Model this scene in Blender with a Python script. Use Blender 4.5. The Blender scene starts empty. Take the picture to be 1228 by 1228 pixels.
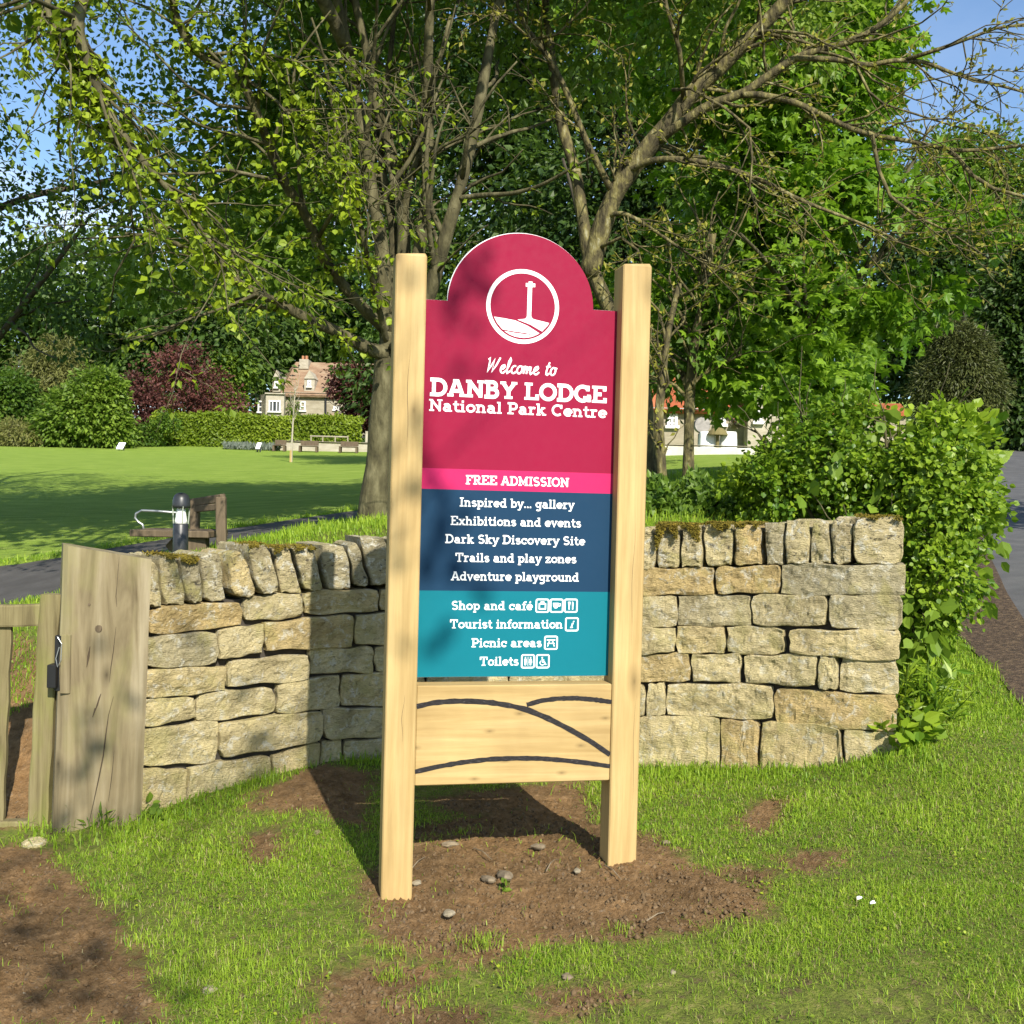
import bpy, math, random
import numpy as np
from mathutils import Matrix, Vector, noise as mnoise
rng = np.random.default_rng(7)
random.seed(7)
PI = math.pi
S = bpy.context.scene
COL = S.collection

# ------------------------------------------------------------------ camera, light, exposure
FPX = 1277.0                       # focal length in pixels of the 1228 px photograph
HOR, ROLL, CAMZ = 600.0, 0.025, 1.6
PITCH = math.atan((614 - HOR) / FPX)
CAM = np.array([0.0, 0.0, CAMZ])
_F = np.array([0, math.cos(PITCH), -math.sin(PITCH)])
_U0 = np.array([0, math.sin(PITCH), math.cos(PITCH)])
_R0 = np.array([1.0, 0, 0])
_R = math.cos(ROLL) * _R0 + math.sin(ROLL) * _U0
_U = -math.sin(ROLL) * _R0 + math.cos(ROLL) * _U0
cd = bpy.data.cameras.new('camera')
cam = bpy.data.objects.new('camera', cd)
COL.objects.link(cam)
m = Matrix.Identity(4)
for i in range(3):
    m[i][0] = _R[i]; m[i][1] = _U[i]; m[i][2] = -_F[i]; m[i][3] = CAM[i]
cam.matrix_world = m
cd.sensor_width = 36.0
cd.lens = 36.0 * FPX / 1228.0
cd.clip_start = 0.05
cd.clip_end = 2000
S.camera = cam

SUN_EL, SUN_AZ = math.radians(36), math.radians(160)      # azimuth clockwise from +Y (view direction)
sun_dir = Vector((math.cos(SUN_EL) * math.sin(SUN_AZ), math.cos(SUN_EL) * math.cos(SUN_AZ), math.sin(SUN_EL)))
ld = bpy.data.lights.new('sun', 'SUN')
ld.energy = 4.9
ld.angle = math.radians(0.5)
ld.color = (1.0, 0.93, 0.80)
sun = bpy.data.objects.new('sun', ld)
COL.objects.link(sun)
sun.rotation_euler = sun_dir.to_track_quat('Z', 'Y').to_euler()

W = bpy.data.worlds.new('World')
S.world = W
W.use_nodes = True
nt = W.node_tree
bg = nt.nodes['Background']
sky = nt.nodes.new('ShaderNodeTexSky')
sky.sky_type = 'NISHITA'
sky.sun_disc = False
sky.sun_elevation = SUN_EL
sky.sun_rotation = SUN_AZ
sky.air_density = 1.0
sky.dust_density = 0.6
sky.ozone_density = 1.6
tc = nt.nodes.new('ShaderNodeTexCoord')
mp = nt.nodes.new('ShaderNodeMapping'); mp.inputs['Scale'].default_value = (1.0, 1.0, 2.6)
nz = nt.nodes.new('ShaderNodeTexNoise'); nz.inputs['Scale'].default_value = 2.2; nz.inputs['Detail'].default_value = 7; nz.inputs['Roughness'].default_value = 0.6
rp = nt.nodes.new('ShaderNodeValToRGB'); rp.color_ramp.elements[0].position = 0.47; rp.color_ramp.elements[1].position = 0.64
mx = nt.nodes.new('ShaderNodeMix'); mx.data_type = 'RGBA'
mx.inputs[7].default_value = (9.0, 9.3, 10.0, 1)
nt.links.new(tc.outputs['Generated'], mp.inputs['Vector'])
nt.links.new(mp.outputs[0], nz.inputs['Vector'])
nt.links.new(nz.outputs[0], rp.inputs[0])
sepz = nt.nodes.new('ShaderNodeSeparateXYZ'); nt.links.new(tc.outputs['Generated'], sepz.inputs[0])
# cloud bank low in the west (left), clear blue higher up and to the east
mr = nt.nodes.new('ShaderNodeMapRange'); mr.inputs[1].default_value = 0.10; mr.inputs[2].default_value = -0.30; nt.links.new(sepz.outputs[0], mr.inputs[0])
mr2 = nt.nodes.new('ShaderNodeMapRange'); mr2.inputs[1].default_value = 0.55; mr2.inputs[2].default_value = 0.15; mr2.inputs[3].default_value = 0.15; nt.links.new(sepz.outputs[2], mr2.inputs[0])
mm_ = nt.nodes.new('ShaderNodeMath'); mm_.operation = 'MULTIPLY'; nt.links.new(mr.outputs[0], mm_.inputs[0]); nt.links.new(mr2.outputs[0], mm_.inputs[1])
m3_ = nt.nodes.new('ShaderNodeMath'); m3_.operation = 'MULTIPLY_ADD'; nt.links.new(mm_.outputs[0], m3_.inputs[0]); m3_.inputs[1].default_value = 0.9; m3_.inputs[2].default_value = 0.06
m4_ = nt.nodes.new('ShaderNodeMath'); m4_.operation = 'MULTIPLY'; nt.links.new(rp.outputs[0], m4_.inputs[0]); nt.links.new(m3_.outputs[0], m4_.inputs[1])
nt.links.new(m4_.outputs[0], mx.inputs[0])
sk2 = nt.nodes.new('ShaderNodeMix'); sk2.data_type = 'RGBA'; sk2.blend_type = 'MULTIPLY'; sk2.inputs[0].default_value = 1.0; sk2.inputs[7].default_value = (1.0, 1.12, 1.22, 1)
nt.links.new(sky.outputs[0], sk2.inputs[6]); nt.links.new(sk2.outputs[2], mx.inputs[6])
nt.links.new(mx.outputs[2], bg.inputs[0])
bg.inputs[1].default_value = 0.098

S.view_settings.view_transform = 'Standard'
S.view_settings.look = 'None'
S.view_settings.gamma = 1.0
S.view_settings.exposure = 0.75
S.render.engine = 'CYCLES'
S.cycles.max_bounces = 6
S.cycles.diffuse_bounces = 3
S.cycles.glossy_bounces = 2
S.cycles.transmission_bounces = 3
S.cycles.transparent_max_bounces = 4
S.cycles.use_denoising = True
S.cycles.caustics_reflective = False
S.cycles.caustics_refractive = False

# ------------------------------------------------------------------ helpers
def ray(px, py):
    u = (px - 614) / FPX; v = -(py - 614) / FPX
    d = _R * u + _U * v + _F
    return d / d[1]                 # unit depth along +Y
def at(px, py, D):
    return CAM + ray(px, py) * D
def P3(l):
    return np.array([at(*p) for p in l])

def link(o, parent=None):
    COL.objects.link(o)
    if parent is not None: o.parent = parent
    return o
def tag(o, label=None, cat=None, group=None, kind=None):
    if label: o['label'] = label
    if cat: o['category'] = cat
    if group: o['group'] = group
    if kind: o['kind'] = kind
    return o
def empty(name, loc=(0, 0, 0), rz=0):
    o = bpy.data.objects.new(name, None)
    o.location = loc; o.rotation_euler = (0, 0, rz); o.empty_display_size = 0.2
    return link(o)
def raw_mesh(name, V, loops, starts, totals, mat, parent=None, attrs=None, smooth=False, matidx=None, mats=None):
    me = bpy.data.meshes.new(name)
    V = np.ascontiguousarray(V, dtype=np.float32)
    me.vertices.add(len(V)); me.vertices.foreach_set('co', V.ravel())
    me.loops.add(len(loops)); me.loops.foreach_set('vertex_index', np.ascontiguousarray(loops, dtype=np.int32))
    me.polygons.add(len(starts))
    me.polygons.foreach_set('loop_start', np.ascontiguousarray(starts, dtype=np.int32))
    if hasattr(me.polygons[0] if len(me.polygons) else None, 'loop_total'):
        try: me.polygons.foreach_set('loop_total', np.ascontiguousarray(totals, dtype=np.int32))
        except Exception: pass
    if attrs:
        for k, a in attrs.items():
            at_ = me.attributes.new(k, 'FLOAT', 'POINT')
            at_.data.foreach_set('value', np.ascontiguousarray(a, dtype=np.float32))
    for mm in (mats or [mat]): me.materials.append(mm)
    if matidx is not None: me.polygons.foreach_set('material_index', np.ascontiguousarray(matidx, dtype=np.int32))
    me.polygons.foreach_set('use_smooth', np.full(len(starts), bool(smooth)))
    me.update(calc_edges=True); me.validate()
    return link(bpy.data.objects.new(name, me), parent)
class MB:
    """collects polygons, then builds ONE mesh object"""
    def __init__(s): s.v = []; s.f = []; s.mi = []; s.t = []; s.n = 0; s.cm = 0; s.tint = 0.5
    def add(s, V, F):
        b = s.n
        for p in V: s.v.append(tuple(p)); s.t.append(s.tint)
        s.n += len(V)
        for f in F: s.f.append([b + i for i in f]); s.mi.append(s.cm)
        return b
    def box(s, c, d, rz=0, M=None):
        x, y, z = d[0] / 2, d[1] / 2, d[2] / 2
        V = np.array([(-x,-y,-z),(x,-y,-z),(x,y,-z),(-x,y,-z),(-x,-y,z),(x,-y,z),(x,y,z),(-x,y,z)], float)
        if rz:
            cc, ss = math.cos(rz), math.sin(rz)
            V = np.stack([V[:,0]*cc - V[:,1]*ss, V[:,0]*ss + V[:,1]*cc, V[:,2]], 1)
        V = V + np.array(c)
        if M is not None: V = (np.array(M)[:3,:3] @ V.T).T + np.array(M)[:3,3]
        s.add(V, [(0,3,2,1),(4,5,6,7),(0,1,5,4),(1,2,6,5),(2,3,7,6),(3,0,4,7)])
    def bevbox(s, c, d, b=0.006, rz=0):
        """box with bevelled vertical and horizontal edges"""
        x, y, z = d[0]/2, d[1]/2, d[2]/2
        ring = lambda xx, yy, zz, bb: [(-xx+bb,-yy,zz),(xx-bb,-yy,zz),(xx,-yy+bb,zz),(xx,yy-bb,zz),(xx-bb,yy,zz),(-xx+bb,yy,zz),(-xx,yy-bb,zz),(-xx,-yy+bb,zz)]
        V = np.array(ring(x-b,y-b,-z,b) + ring(x,y,-z+b,b) + ring(x,y,z-b,b) + ring(x-b,y-b,z,b))
        if rz:
            cc, ss = math.cos(rz), math.sin(rz)
            V = np.stack([V[:,0]*cc - V[:,1]*ss, V[:,0]*ss + V[:,1]*cc, V[:,2]], 1)
        V = V + np.array(c)
        F = [tuple(range(7,-1,-1)), tuple(range(24,32))]
        for k in range(3):
            for i in range(8):
                j = (i+1) % 8
                F.append((k*8+i, k*8+j, (k+1)*8+j, (k+1)*8+i))
        s.add(V, F)
    def tube(s, pts, rad, sides=8, cap=True):
        pts = np.asarray(pts, float); n = len(pts)
        rad = np.broadcast_to(np.asarray(rad, float), (n,))
        T = np.gradient(pts, axis=0); T /= (np.linalg.norm(T, axis=1, keepdims=True) + 1e-9)
        ref = np.array([0.31, 0.83, 0.46]); 
        a = np.cross(T, ref); a /= (np.linalg.norm(a, axis=1, keepdims=True) + 1e-9)
        b = np.cross(T, a)
        th = np.linspace(0, 2*PI, sides, endpoint=False)
        V = pts[:,None,:] + rad[:,None,None]*(a[:,None,:]*np.cos(th)[None,:,None] + b[:,None,:]*np.sin(th)[None,:,None])
        F = []
        for i in range(n-1):
            for k in range(sides):
                k2 = (k+1) % sides
                F.append((i*sides+k, i*sides+k2, (i+1)*sides+k2, (i+1)*sides+k))
        if cap:
            F.append(tuple(range(sides-1,-1,-1))); F.append(tuple((n-1)*sides+k for k in range(sides)))
        s.add(V.reshape(-1,3), F)
    def prism(s, poly, y0, y1):
        """polygon in XZ extruded along Y"""
        n = len(poly)
        V = [(p[0], y0, p[1]) for p in poly] + [(p[0], y1, p[1]) for p in poly]
        F = [tuple(range(n)), tuple(range(2*n-1, n-1, -1))]
        for i in range(n):
            j = (i+1) % n
            F.append((i, n+i, n+j, j))
        s.add(V, F)
    def lathe(s, prof, c=(0,0,0), sides=16):
        V = []; F = []; n = len(prof)
        for r, z in prof:
            for k in range(sides):
                a = 2*PI*k/sides
                V.append((c[0]+r*math.cos(a), c[1]+r*math.sin(a), c[2]+z))
        for i in range(n-1):
            for k in range(sides):
                k2 = (k+1) % sides
                F.append((i*sides+k, i*sides+k2, (i+1)*sides+k2, (i+1)*sides+k))
        F.append(tuple(range(sides-1,-1,-1))); F.append(tuple((n-1)*sides+k for k in range(sides)))
        s.add(V, F)
    def build(s, name, mats, parent=None, smooth=False):
        if not isinstance(mats, (list, tuple)): mats = [mats]
        loops = [i for f in s.f for i in f]
        tot = [len(f) for f in s.f]
        st = np.concatenate([[0], np.cumsum(tot)[:-1]])
        return raw_mesh(name, np.array(s.v), loops, st, tot, None, parent, {'tint': s.t}, smooth, s.mi, mats)

# ------------------------------------------------------------------ materials
def new_mat(name):
    mt = bpy.data.materials.new(name); mt.use_nodes = True
    return mt, mt.node_tree, mt.node_tree.nodes['Principled BSDF']
def N(t, typ, **kw):
    n = t.nodes.new('ShaderNode' + typ)
    for k, v in kw.items():
        if k in n.inputs: n.inputs[k].default_value = v
        else: setattr(n, k, v)
    return n
def ramp(t, fac, stops):
    r = t.nodes.new('ShaderNodeValToRGB'); e = r.color_ramp.elements
    while len(e) < len(stops): e.new(0.5)
    for q, (p, c) in zip(e, stops):
        q.position = p; q.color = (*c, 1) if len(c) == 3 else c
    t.links.new(fac, r.inputs[0])
    return r.outputs[0]
def mixc(t, fac, a, b, mode='MIX'):
    x = t.nodes.new('ShaderNodeMix'); x.data_type = 'RGBA'; x.blend_type = mode
    for sock, val in ((0, fac), (6, a), (7, b)):
        if hasattr(val, 'is_linked'): t.links.new(val, x.inputs[sock])
        elif sock == 0: x.inputs[0].default_value = val
        else: x.inputs[sock].default_value = (*val, 1)
    return x.outputs[2]
def coords(t, scale=(1,1,1), kind='Object'):
    c = t.nodes.new('ShaderNodeTexCoord'); mpp = t.nodes.new('ShaderNodeMapping')
    mpp.inputs['Scale'].default_value = scale
    t.links.new(c.outputs[kind], mpp.inputs[0])
    return mpp.outputs[0]
def noise(t, vec, scale, detail=5, rough=0.55, dist=0.0):
    n = N(t, 'TexNoise', Scale=scale, Detail=detail, Roughness=rough, Distortion=dist)
    t.links.new(vec, n.inputs['Vector'])
    return n.outputs[0]
def bump(t, b, h, strength=0.3, dist=0.01):
    n = N(t, 'Bump', Strength=strength, Distance=dist)
    t.links.new(h, n.inputs['Height']); t.links.new(n.outputs[0], b.inputs['Normal'])
def attr(t, name):
    a = t.nodes.new('ShaderNodeAttribute'); a.attribute_name = name
    return a.outputs['Fac']
def noisy(name, stops, scale=8, rough=0.8, sc=(1,1,1), bmp=0.2, bd=0.01, detail=6, tint=None, spec=0.3, bscale=None):
    mt, t, b = new_mat(name)
    v = coords(t, sc)
    n = noise(t, v, scale, detail)
    c = ramp(t, n, stops)
    if tint:
        c = mixc(t, attr(t, 'tint'), c, tint, 'MULTIPLY')
    t.links.new(c, b.inputs['Base Color'])
    b.inputs['Roughness'].default_value = rough
    b.inputs['Specular IOR Level'].default_value = spec
    if bmp:
        bump(t, b, noise(t, v, bscale or scale*3, 6), bmp, bd)
    return mt
def plain(name, c, rough=0.5, metal=0.0, var=0.08, scale=6):
    mt, t, b = new_mat(name)
    n = noise(t, coords(t), scale, 4)
    c1 = tuple(max(0, x*(1-var)) for x in c); c2 = tuple(min(1, x*(1+var)) for x in c)
    t.links.new(ramp(t, n, [(0.3, c1), (0.7, c2)]), b.inputs['Base Color'])
    b.inputs['Roughness'].default_value = rough; b.inputs['Metallic'].default_value = metal
    return mt
def leaf_mat(name, dark, light, trans=(0.2, 0.35, 0.03), amt=0.35, rough=0.5):
    """tint attribute = the leaf's own hue, from old/dark to young/light"""
    mt, t, b = new_mat(name)
    a = attr(t, 'tint')
    c = ramp(t, a, [(0.0, dark), (1.0, light)])
    t.links.new(c, b.inputs['Base Color'])
    b.inputs['Roughness'].default_value = rough
    b.inputs['Specular IOR Level'].default_value = 0.35
    tr = t.nodes.new('ShaderNodeBsdfTranslucent')
    ct = mixc(t, 0.6, c, trans)
    t.links.new(ct, tr.inputs[0])
    ms = t.nodes.new('ShaderNodeMixShader'); ms.inputs[0].default_value = amt
    t.links.new(b.outputs[0], ms.inputs[1]); t.links.new(tr.outputs[0], ms.inputs[2])
    t.links.new(ms.outputs[0], t.nodes['Material Output'].inputs[0])
    return mt
def bark(name, stops, scale=9):
    return noisy(name, stops, scale, 0.9, (1, 1, 0.35), 0.7, 0.02, 7)

M = {}
def make_ground_mat(name):
    mt, t, b = new_mat(name)
    v = coords(t)
    # turf seen between the blades
    n1 = noise(t, v, 0.7, 6); n2 = noise(t, v, 14, 6, 0.7); n3 = noise(t, v, 70, 4, 0.7)
    turf = ramp(t, n2, [(0.34, (0.120, 0.090, 0.045)), (0.48, (0.120, 0.150, 0.028)), (0.58, (0.175, 0.195, 0.040)), (0.70, (0.270, 0.215, 0.100))])
    lawn_n = noise(t, coords(t, (0.5, 3.0, 1)), 3.0, 8, 0.65)
    lawn = ramp(t, lawn_n, [(0.28, (0.120, 0.190, 0.024)), (0.5, (0.195, 0.285, 0.040)), (0.70, (0.285, 0.360, 0.075))])
    grassc = mixc(t, attr(t, 'lawn'), turf, lawn)
    soil_n = noise(t, v, 22, 9, 0.72)
    soil = ramp(t, soil_n, [(0.22, (0.064, 0.037, 0.015)), (0.42, (0.160, 0.100, 0.046)), (0.62, (0.245, 0.160, 0.080)), (0.8, (0.36, 0.255, 0.145))])
    vor = N(t, 'TexVoronoi', Scale=95.0); t.links.new(v, vor.inputs['Vector'])
    grit = ramp(t, vor.outputs['Distance'], [(0.0, (0.9, 0.86, 0.8)), (0.13, (0.75, 0.7, 0.62)), (0.16, (0, 0, 0))])
    gritm = N(t, 'Math', operation='GREATER_THAN'); gritm.inputs[1].default_value = 0.66
    t.links.new(noise(t, v, 60, 2), gritm.inputs[0])
    soil2 = mixc(t, gritm.outputs[0], soil, (0.20, 0.15, 0.10))
    big = ramp(t, noise(t, v, 2.6, 7, 0.65), [(0.32, (0.62, 0.60, 0.58)), (0.5, (1.0, .97, .95)), (0.68, (1.28, 1.18, 1.08))])
    soil3 = mixc(t, 1.0, soil2, big, 'MULTIPLY')
    # ragged edge of the bare patches
    add = N(t, 'Math', operation='ADD'); t.links.new(attr(t, 'soil'), add.inputs[0])
    sub = N(t, 'Math', operation='SUBTRACT'); sub.inputs[1].default_value = 0.5
    t.links.new(noise(t, v, 7, 9, 0.78), sub.inputs[0])
    amp = N(t, 'Math', operation='MULTIPLY'); amp.inputs[1].default_value = 2.0; t.links.new(sub.outputs[0], amp.inputs[0]); t.links.new(amp.outputs[0], add.inputs[1])
    msk = ramp(t, add.outputs[0], [(0.36, (0, 0, 0)), (0.64, (1, 1, 1))])
    t.links.new(mixc(t, msk, grassc, soil3), b.inputs['Base Color'])
    b.inputs['Roughness'].default_value = 0.95
    b.inputs['Specular IOR Level'].default_value = 0.12
    ad = N(t, 'Math', operation='ADD'); t.links.new(soil_n, ad.inputs[0]); t.links.new(n3, ad.inputs[1])
    bump(t, b, ad.outputs[0], 0.85, 0.02)
    return mt
M['ground'] = make_ground_mat('ground_turf_and_soil')
M['grass'] = leaf_mat('grass_blades', (0.080, 0.195, 0.010), (0.390, 0.520, 0.046), (0.36, 0.60, 0.04), 0.45, 0.5)
M['straw'] = leaf_mat('dry_grass', (0.20, 0.16, 0.06), (0.42, 0.36, 0.18), (0.4, 0.34, 0.15), 0.25, 0.7)
M['asphalt'] = noisy('asphalt', [(0.25, (0.065, 0.065, 0.068)), (0.55, (0.095, 0.094, 0.094)), (0.8, (0.130, 0.126, 0.122))], 3.0, 0.9, (1,1,1), 0.5, 0.006, 9, bscale=120)
M['pathm'] = noisy('path_tarmac', [(0.25, (0.042, 0.039, 0.036)), (0.6, (0.070, 0.066, 0.062)), (0.85, (0.11, 0.10, 0.09))], 4, 0.9, (1,1,1), 0.4, 0.006, 8, bscale=90)
M['verge'] = noisy('verge_leaf_litter', [(0.3, (0.030, 0.020, 0.012)), (0.5, (0.075, 0.050, 0.032)), (0.68, (0.14, 0.095, 0.055)), (0.8, (0.24, 0.20, 0.15))], 28, 0.95, (1,1,1), 0.8, 0.02, 8)
def make_stone_mat(name, lich=1.0, warm=0.0):
    mt, t, b = new_mat(name)
    v = coords(t)
    tint = attr(t, 'tint')
    base = ramp(t, tint, [(0.0, (0.38, 0.35, 0.24)), (0.25, (0.51, 0.45, 0.275)), (0.5, (0.61, 0.535, 0.315)), (0.75, (0.50, 0.39, 0.19)), (1.0, (0.56, 0.48, 0.32))])
    n_big = noise(t, v, 7, 6, 0.6, 0.4)
    base = mixc(t, 1.0, base, ramp(t, n_big, [(0.28, (0.60, 0.57, 0.52)), (0.5, (1.0, 0.97, 0.92)), (0.72, (1.30, 1.25, 1.14))]), 'MULTIPLY')
    grain = noise(t, coords(t, (1, 1, 3)), 60, 5, 0.7)
    base = mixc(t, 1.0, base, ramp(t, grain, [(0.3, (0.80, 0.79, 0.77)), (0.7, (1.14, 1.13, 1.12))]), 'MULTIPLY')
    # pale and yellow-green lichen, dark algae
    l1 = ramp(t, noise(t, v, 19, 6, 0.7, 0.6), [(0.54, (0, 0, 0)), (0.62, (1, 1, 1))])
    base = mixc(t, mixc(t, 1.0, l1, (0.55*lich,)*3, 'MULTIPLY'), base, (0.68, 0.66, 0.56))
    l2 = ramp(t, noise(t, coords(t, (1.3, 1.1, 0.9)), 5, 5, 0.6, 0.5), [(0.52, (0, 0, 0)), (0.66, (1, 1, 1))])
    base = mixc(t, mixc(t, 1.0, l2, (0.45*lich,)*3, 'MULTIPLY'), base, (0.40, 0.36, 0.13))
    l3 = ramp(t, noise(t, coords(t, (0.8, 1.2, 1.5)), 30, 6, 0.75, 0.3), [(0.565, (0, 0, 0)), (0.635, (1, 1, 1))])
    base = mixc(t, mixc(t, 1.0, l3, (min(1, 0.42*lich**2),)*3, 'MULTIPLY'), base, (0.085, 0.075, 0.055))
    t.links.new(base, b.inputs['Base Color'])
    b.inputs['Roughness'].default_value = 0.92
    b.inputs['Specular IOR Level'].default_value = 0.15
    ad = N(t, 'Math', operation='ADD'); t.links.new(noise(t, v, 24, 8, 0.7), ad.inputs[0]); t.links.new(grain, ad.inputs[1])
    ad2 = N(t, 'Math', operation='ADD'); t.links.new(ad.outputs[0], ad2.inputs[0]); t.links.new(noise(t, coords(t, (1,1,2.2)), 9, 9, .72, .8), ad2.inputs[1])
    bump(t, b, ad2.outputs[0], 1.0, 0.022)
    return mt
M['stone'] = make_stone_mat('sandstone_block', 1.1)
M['cope'] = make_stone_mat('sandstone_coping', 1.6)
M['core'] = plain('wall_core_earth', (0.045, 0.038, 0.03), 1.0, 0, 0.3, 20)
M['moss'] = noisy('moss_cushion', [(0.3, (0.10, 0.085, 0.012)), (0.6, (0.22, 0.17, 0.02)), (0.8, (0.30, 0.17, 0.03))], 30, 1.0, (1,1,1), 1.0, 0.02)
def wood(name, stops, axis='z', scale=3.0, stretch=0.06, knots=None, rough=0.65, bmp=0.15, green=None):
    mt, t, b = new_mat(name)
    sc = {'z': (1, 1, stretch), 'x': (stretch, 1, 1), 'y': (1, stretch, 1)}[axis]
    v = coords(t, sc)
    n = noise(t, v, scale*8, 6, 0.6, 0.8)
    n2 = noise(t, v, scale*30, 4, 0.6)
    c = ramp(t, n, stops)
    c = mixc(t, 1.0, c, ramp(t, n2, [(0.3, (0.88, 0.86, 0.83)), (0.7, (1.06, 1.06, 1.05))]), 'MULTIPLY')
    if knots:
        vo = N(t, 'TexVoronoi', Scale=knots); vo.voronoi_dimensions = '2D'
        sx_ = t.nodes.new('ShaderNodeSeparateXYZ'); cx_ = t.nodes.new('ShaderNodeCombineXYZ')
        t.links.new(coords(t, {'z': (1.7,1,0.75), 'x': (0.75,1,1.7), 'y':(1.6,1,.7)}[axis]), sx_.inputs[0])
        t.links.new(sx_.outputs[0], cx_.inputs[0]); t.links.new(sx_.outputs[2], cx_.inputs[1]); t.links.new(cx_.outputs[0], vo.inputs['Vector'])
        k = ramp(t, vo.outputs['Distance'], [(0.0, (.85, .85, .85)), (0.022, (.55,.55,.55)), (0.055, (.28,.28,.28)), (0.11, (0, 0, 0))])
        c = mixc(t, k, c, tuple(x*0.42 for x in stops[0][1]))
    c = mixc(t, 1.0, c, ramp(t, noise(t, coords(t, (1,1,.5)), 3.5, 5), [(0.3, (0.84, 0.82, 0.79)), (0.6, (1.03, 1.02, 1.0))]), 'MULTIPLY')
    if green:
        g = ramp(t, noise(t, coords(t, (1,1,0.4)), 4, 4), [(0.48, (0, 0, 0)), (0.68, (1, 1, 1))])
        c = mixc(t, mixc(t, 1.0, g, (0.7,)*3, 'MULTIPLY'), c, green)
    t.links.new(c, b.inputs['Base Color'])
    b.inputs['Roughness'].default_value = rough
    b.inputs['Specular IOR Level'].default_value = 0.25
    bump(t, b, n2, bmp, 0.004)
    return mt
OAK = [(0.22, (0.33, 0.225, 0.090)), (0.5, (0.425, 0.305, 0.135)), (0.78, (0.50, 0.38, 0.185))]
M['oak_v'] = wood('new_oak_post', OAK, 'z', 2.0, 0.05, 1.7)
M['oak_h'] = wood('new_oak_beam', OAK, 'x', 2.0, 0.05, 5.0)
M['groove'] = noisy('charred_groove', [(0.3, (0.010, 0.009, 0.010)), (0.6, (0.028, 0.025, 0.026)), (0.8, (0.09, 0.08, 0.08))], 60, 0.9, (1,1,3), 0.5, 0.004)
M['old_post'] = wood('weathered_post', [(0.28, (0.085, 0.066, 0.036)), (0.45, (0.205, 0.170, 0.102)), (0.68, (0.31, 0.27, 0.185))], 'z', 1.1, 0.10, 2.1, 0.9, 0.5, (0.23, 0.215, 0.085))
M['crack'] = plain('timber_crack', (0.055, 0.038, 0.022), 1.0)
M['old_gate'] = wood('weathered_gate', [(0.25, (0.095, 0.078, 0.038)), (0.5, (0.185, 0.158, 0.080)), (0.75, (0.25, 0.22, 0.12))], 'z', 3, 0.06, None, 0.9, 0.5, (0.165, 0.185, 0.035))
M['old_bench'] = wood('weathered_bench', [(0.25, (0.075, 0.058, 0.038)), (0.6, (0.140, 0.108, 0.072)), (0.8, (0.21, 0.17, 0.12))], 'z', 3, 0.06, None, 0.85, 0.4)
def paint(name, c, rough=0.62):
    mt, t, b = new_mat(name)
    n = noise(t, coords(t), 5, 5)
    t.links.new(ramp(t, n, [(0.3, tuple(x*0.97 for x in c)), (0.7, tuple(min(1, x*1.03) for x in c))]), b.inputs['Base Color'])
    b.inputs['Specular IOR Level'].default_value = 0.16
    rr = ramp(t, noise(t, coords(t), 30, 4), [(0.3, (rough-0.05,)*3), (0.7, (rough+0.08,)*3)])
    t.links.new(rr, b.inputs['Roughness'])
    return mt
M['red'] = paint('sign_crimson', (0.232, 0.004, 0.033))
M['pink'] = paint('sign_pink', (0.45, 0.016, 0.10))
M['navy'] = paint('sign_navy', (0.006, 0.034, 0.078))
M['teal'] = paint('sign_teal', (0.001, 0.135, 0.178))
M['white'] = paint('sign_white', (0.86, 0.86, 0.86), 0.45)
M['alu'] = plain('panel_edge_metal', (0.55, 0.55, 0.56), 0.4, 0.6)
M['black'] = plain('black_plastic', (0.022, 0.024, 0.028), 0.4)
M['iron'] = plain('black_iron', (0.03, 0.03, 0.032), 0.45, 0.6)
M['steel'] = plain('galvanised_steel', (0.42, 0.44, 0.45), 0.4, 0.7)
M['bulb'] = plain('lamp_opal_lens', (0.80, 0.80, 0.77), 0.3)
M['clear'] = plain('lamp_clear_cover', (0.30, 0.33, 0.27), 0.15)
M['bark_a'] = bark('bark_smooth', [(0.30, (0.026, 0.023, 0.012)), (0.5, (0.075, 0.067, 0.032)), (0.72, (0.16, 0.145, 0.078))], 14)
M['bark_b'] = bark('bark_lichen', [(0.30, (0.028, 0.023, 0.012)), (0.48, (0.080, 0.068, 0.032)), (0.60, (0.17, 0.148, 0.055)), (0.75, (0.30, 0.285, 0.19))], 22)
M['bark_d'] = bark('bark_dark', [(0.3, (0.035, 0.028, 0.02)), (0.7, (0.09, 0.075, 0.055))])
M['leaf_young'] = leaf_mat('leaf_young', (0.080, 0.140, 0.008), (0.31, 0.40, 0.020), (0.34, 0.42, 0.03), 0.38)
M['leaf_ash'] = leaf_mat('leaf_ash_bud', (0.13, 0.13, 0.015), (0.32, 0.31, 0.04), (0.34, 0.36, 0.04), 0.35)
M['leaf_maple'] = leaf_mat('leaf_maple', (0.060, 0.145, 0.008), (0.235, 0.375, 0.022), (0.26, 0.48, 0.02), 0.42)
M['leaf_shade_dark'] = leaf_mat('leaf_shade_dark', (0.020, 0.046, 0.012), (0.095, 0.160, 0.024), (0.13, 0.24, 0.02), 0.34)  # low leaf colour stands in for the shade on the background trees
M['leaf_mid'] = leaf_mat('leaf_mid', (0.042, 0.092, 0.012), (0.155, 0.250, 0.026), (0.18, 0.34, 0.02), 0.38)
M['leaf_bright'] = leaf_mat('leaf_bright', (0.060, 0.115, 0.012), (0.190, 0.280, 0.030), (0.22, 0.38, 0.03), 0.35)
M['leaf_hedge'] = leaf_mat('leaf_hedge', (0.120, 0.185, 0.010), (0.340, 0.420, 0.028), (0.26, 0.38, 0.02), 0.35)
M['leaf_copper'] = leaf_mat('leaf_copper', (0.040, 0.016, 0.014), (0.165, 0.062, 0.050), (0.22, 0.06, 0.04), 0.32)
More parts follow.
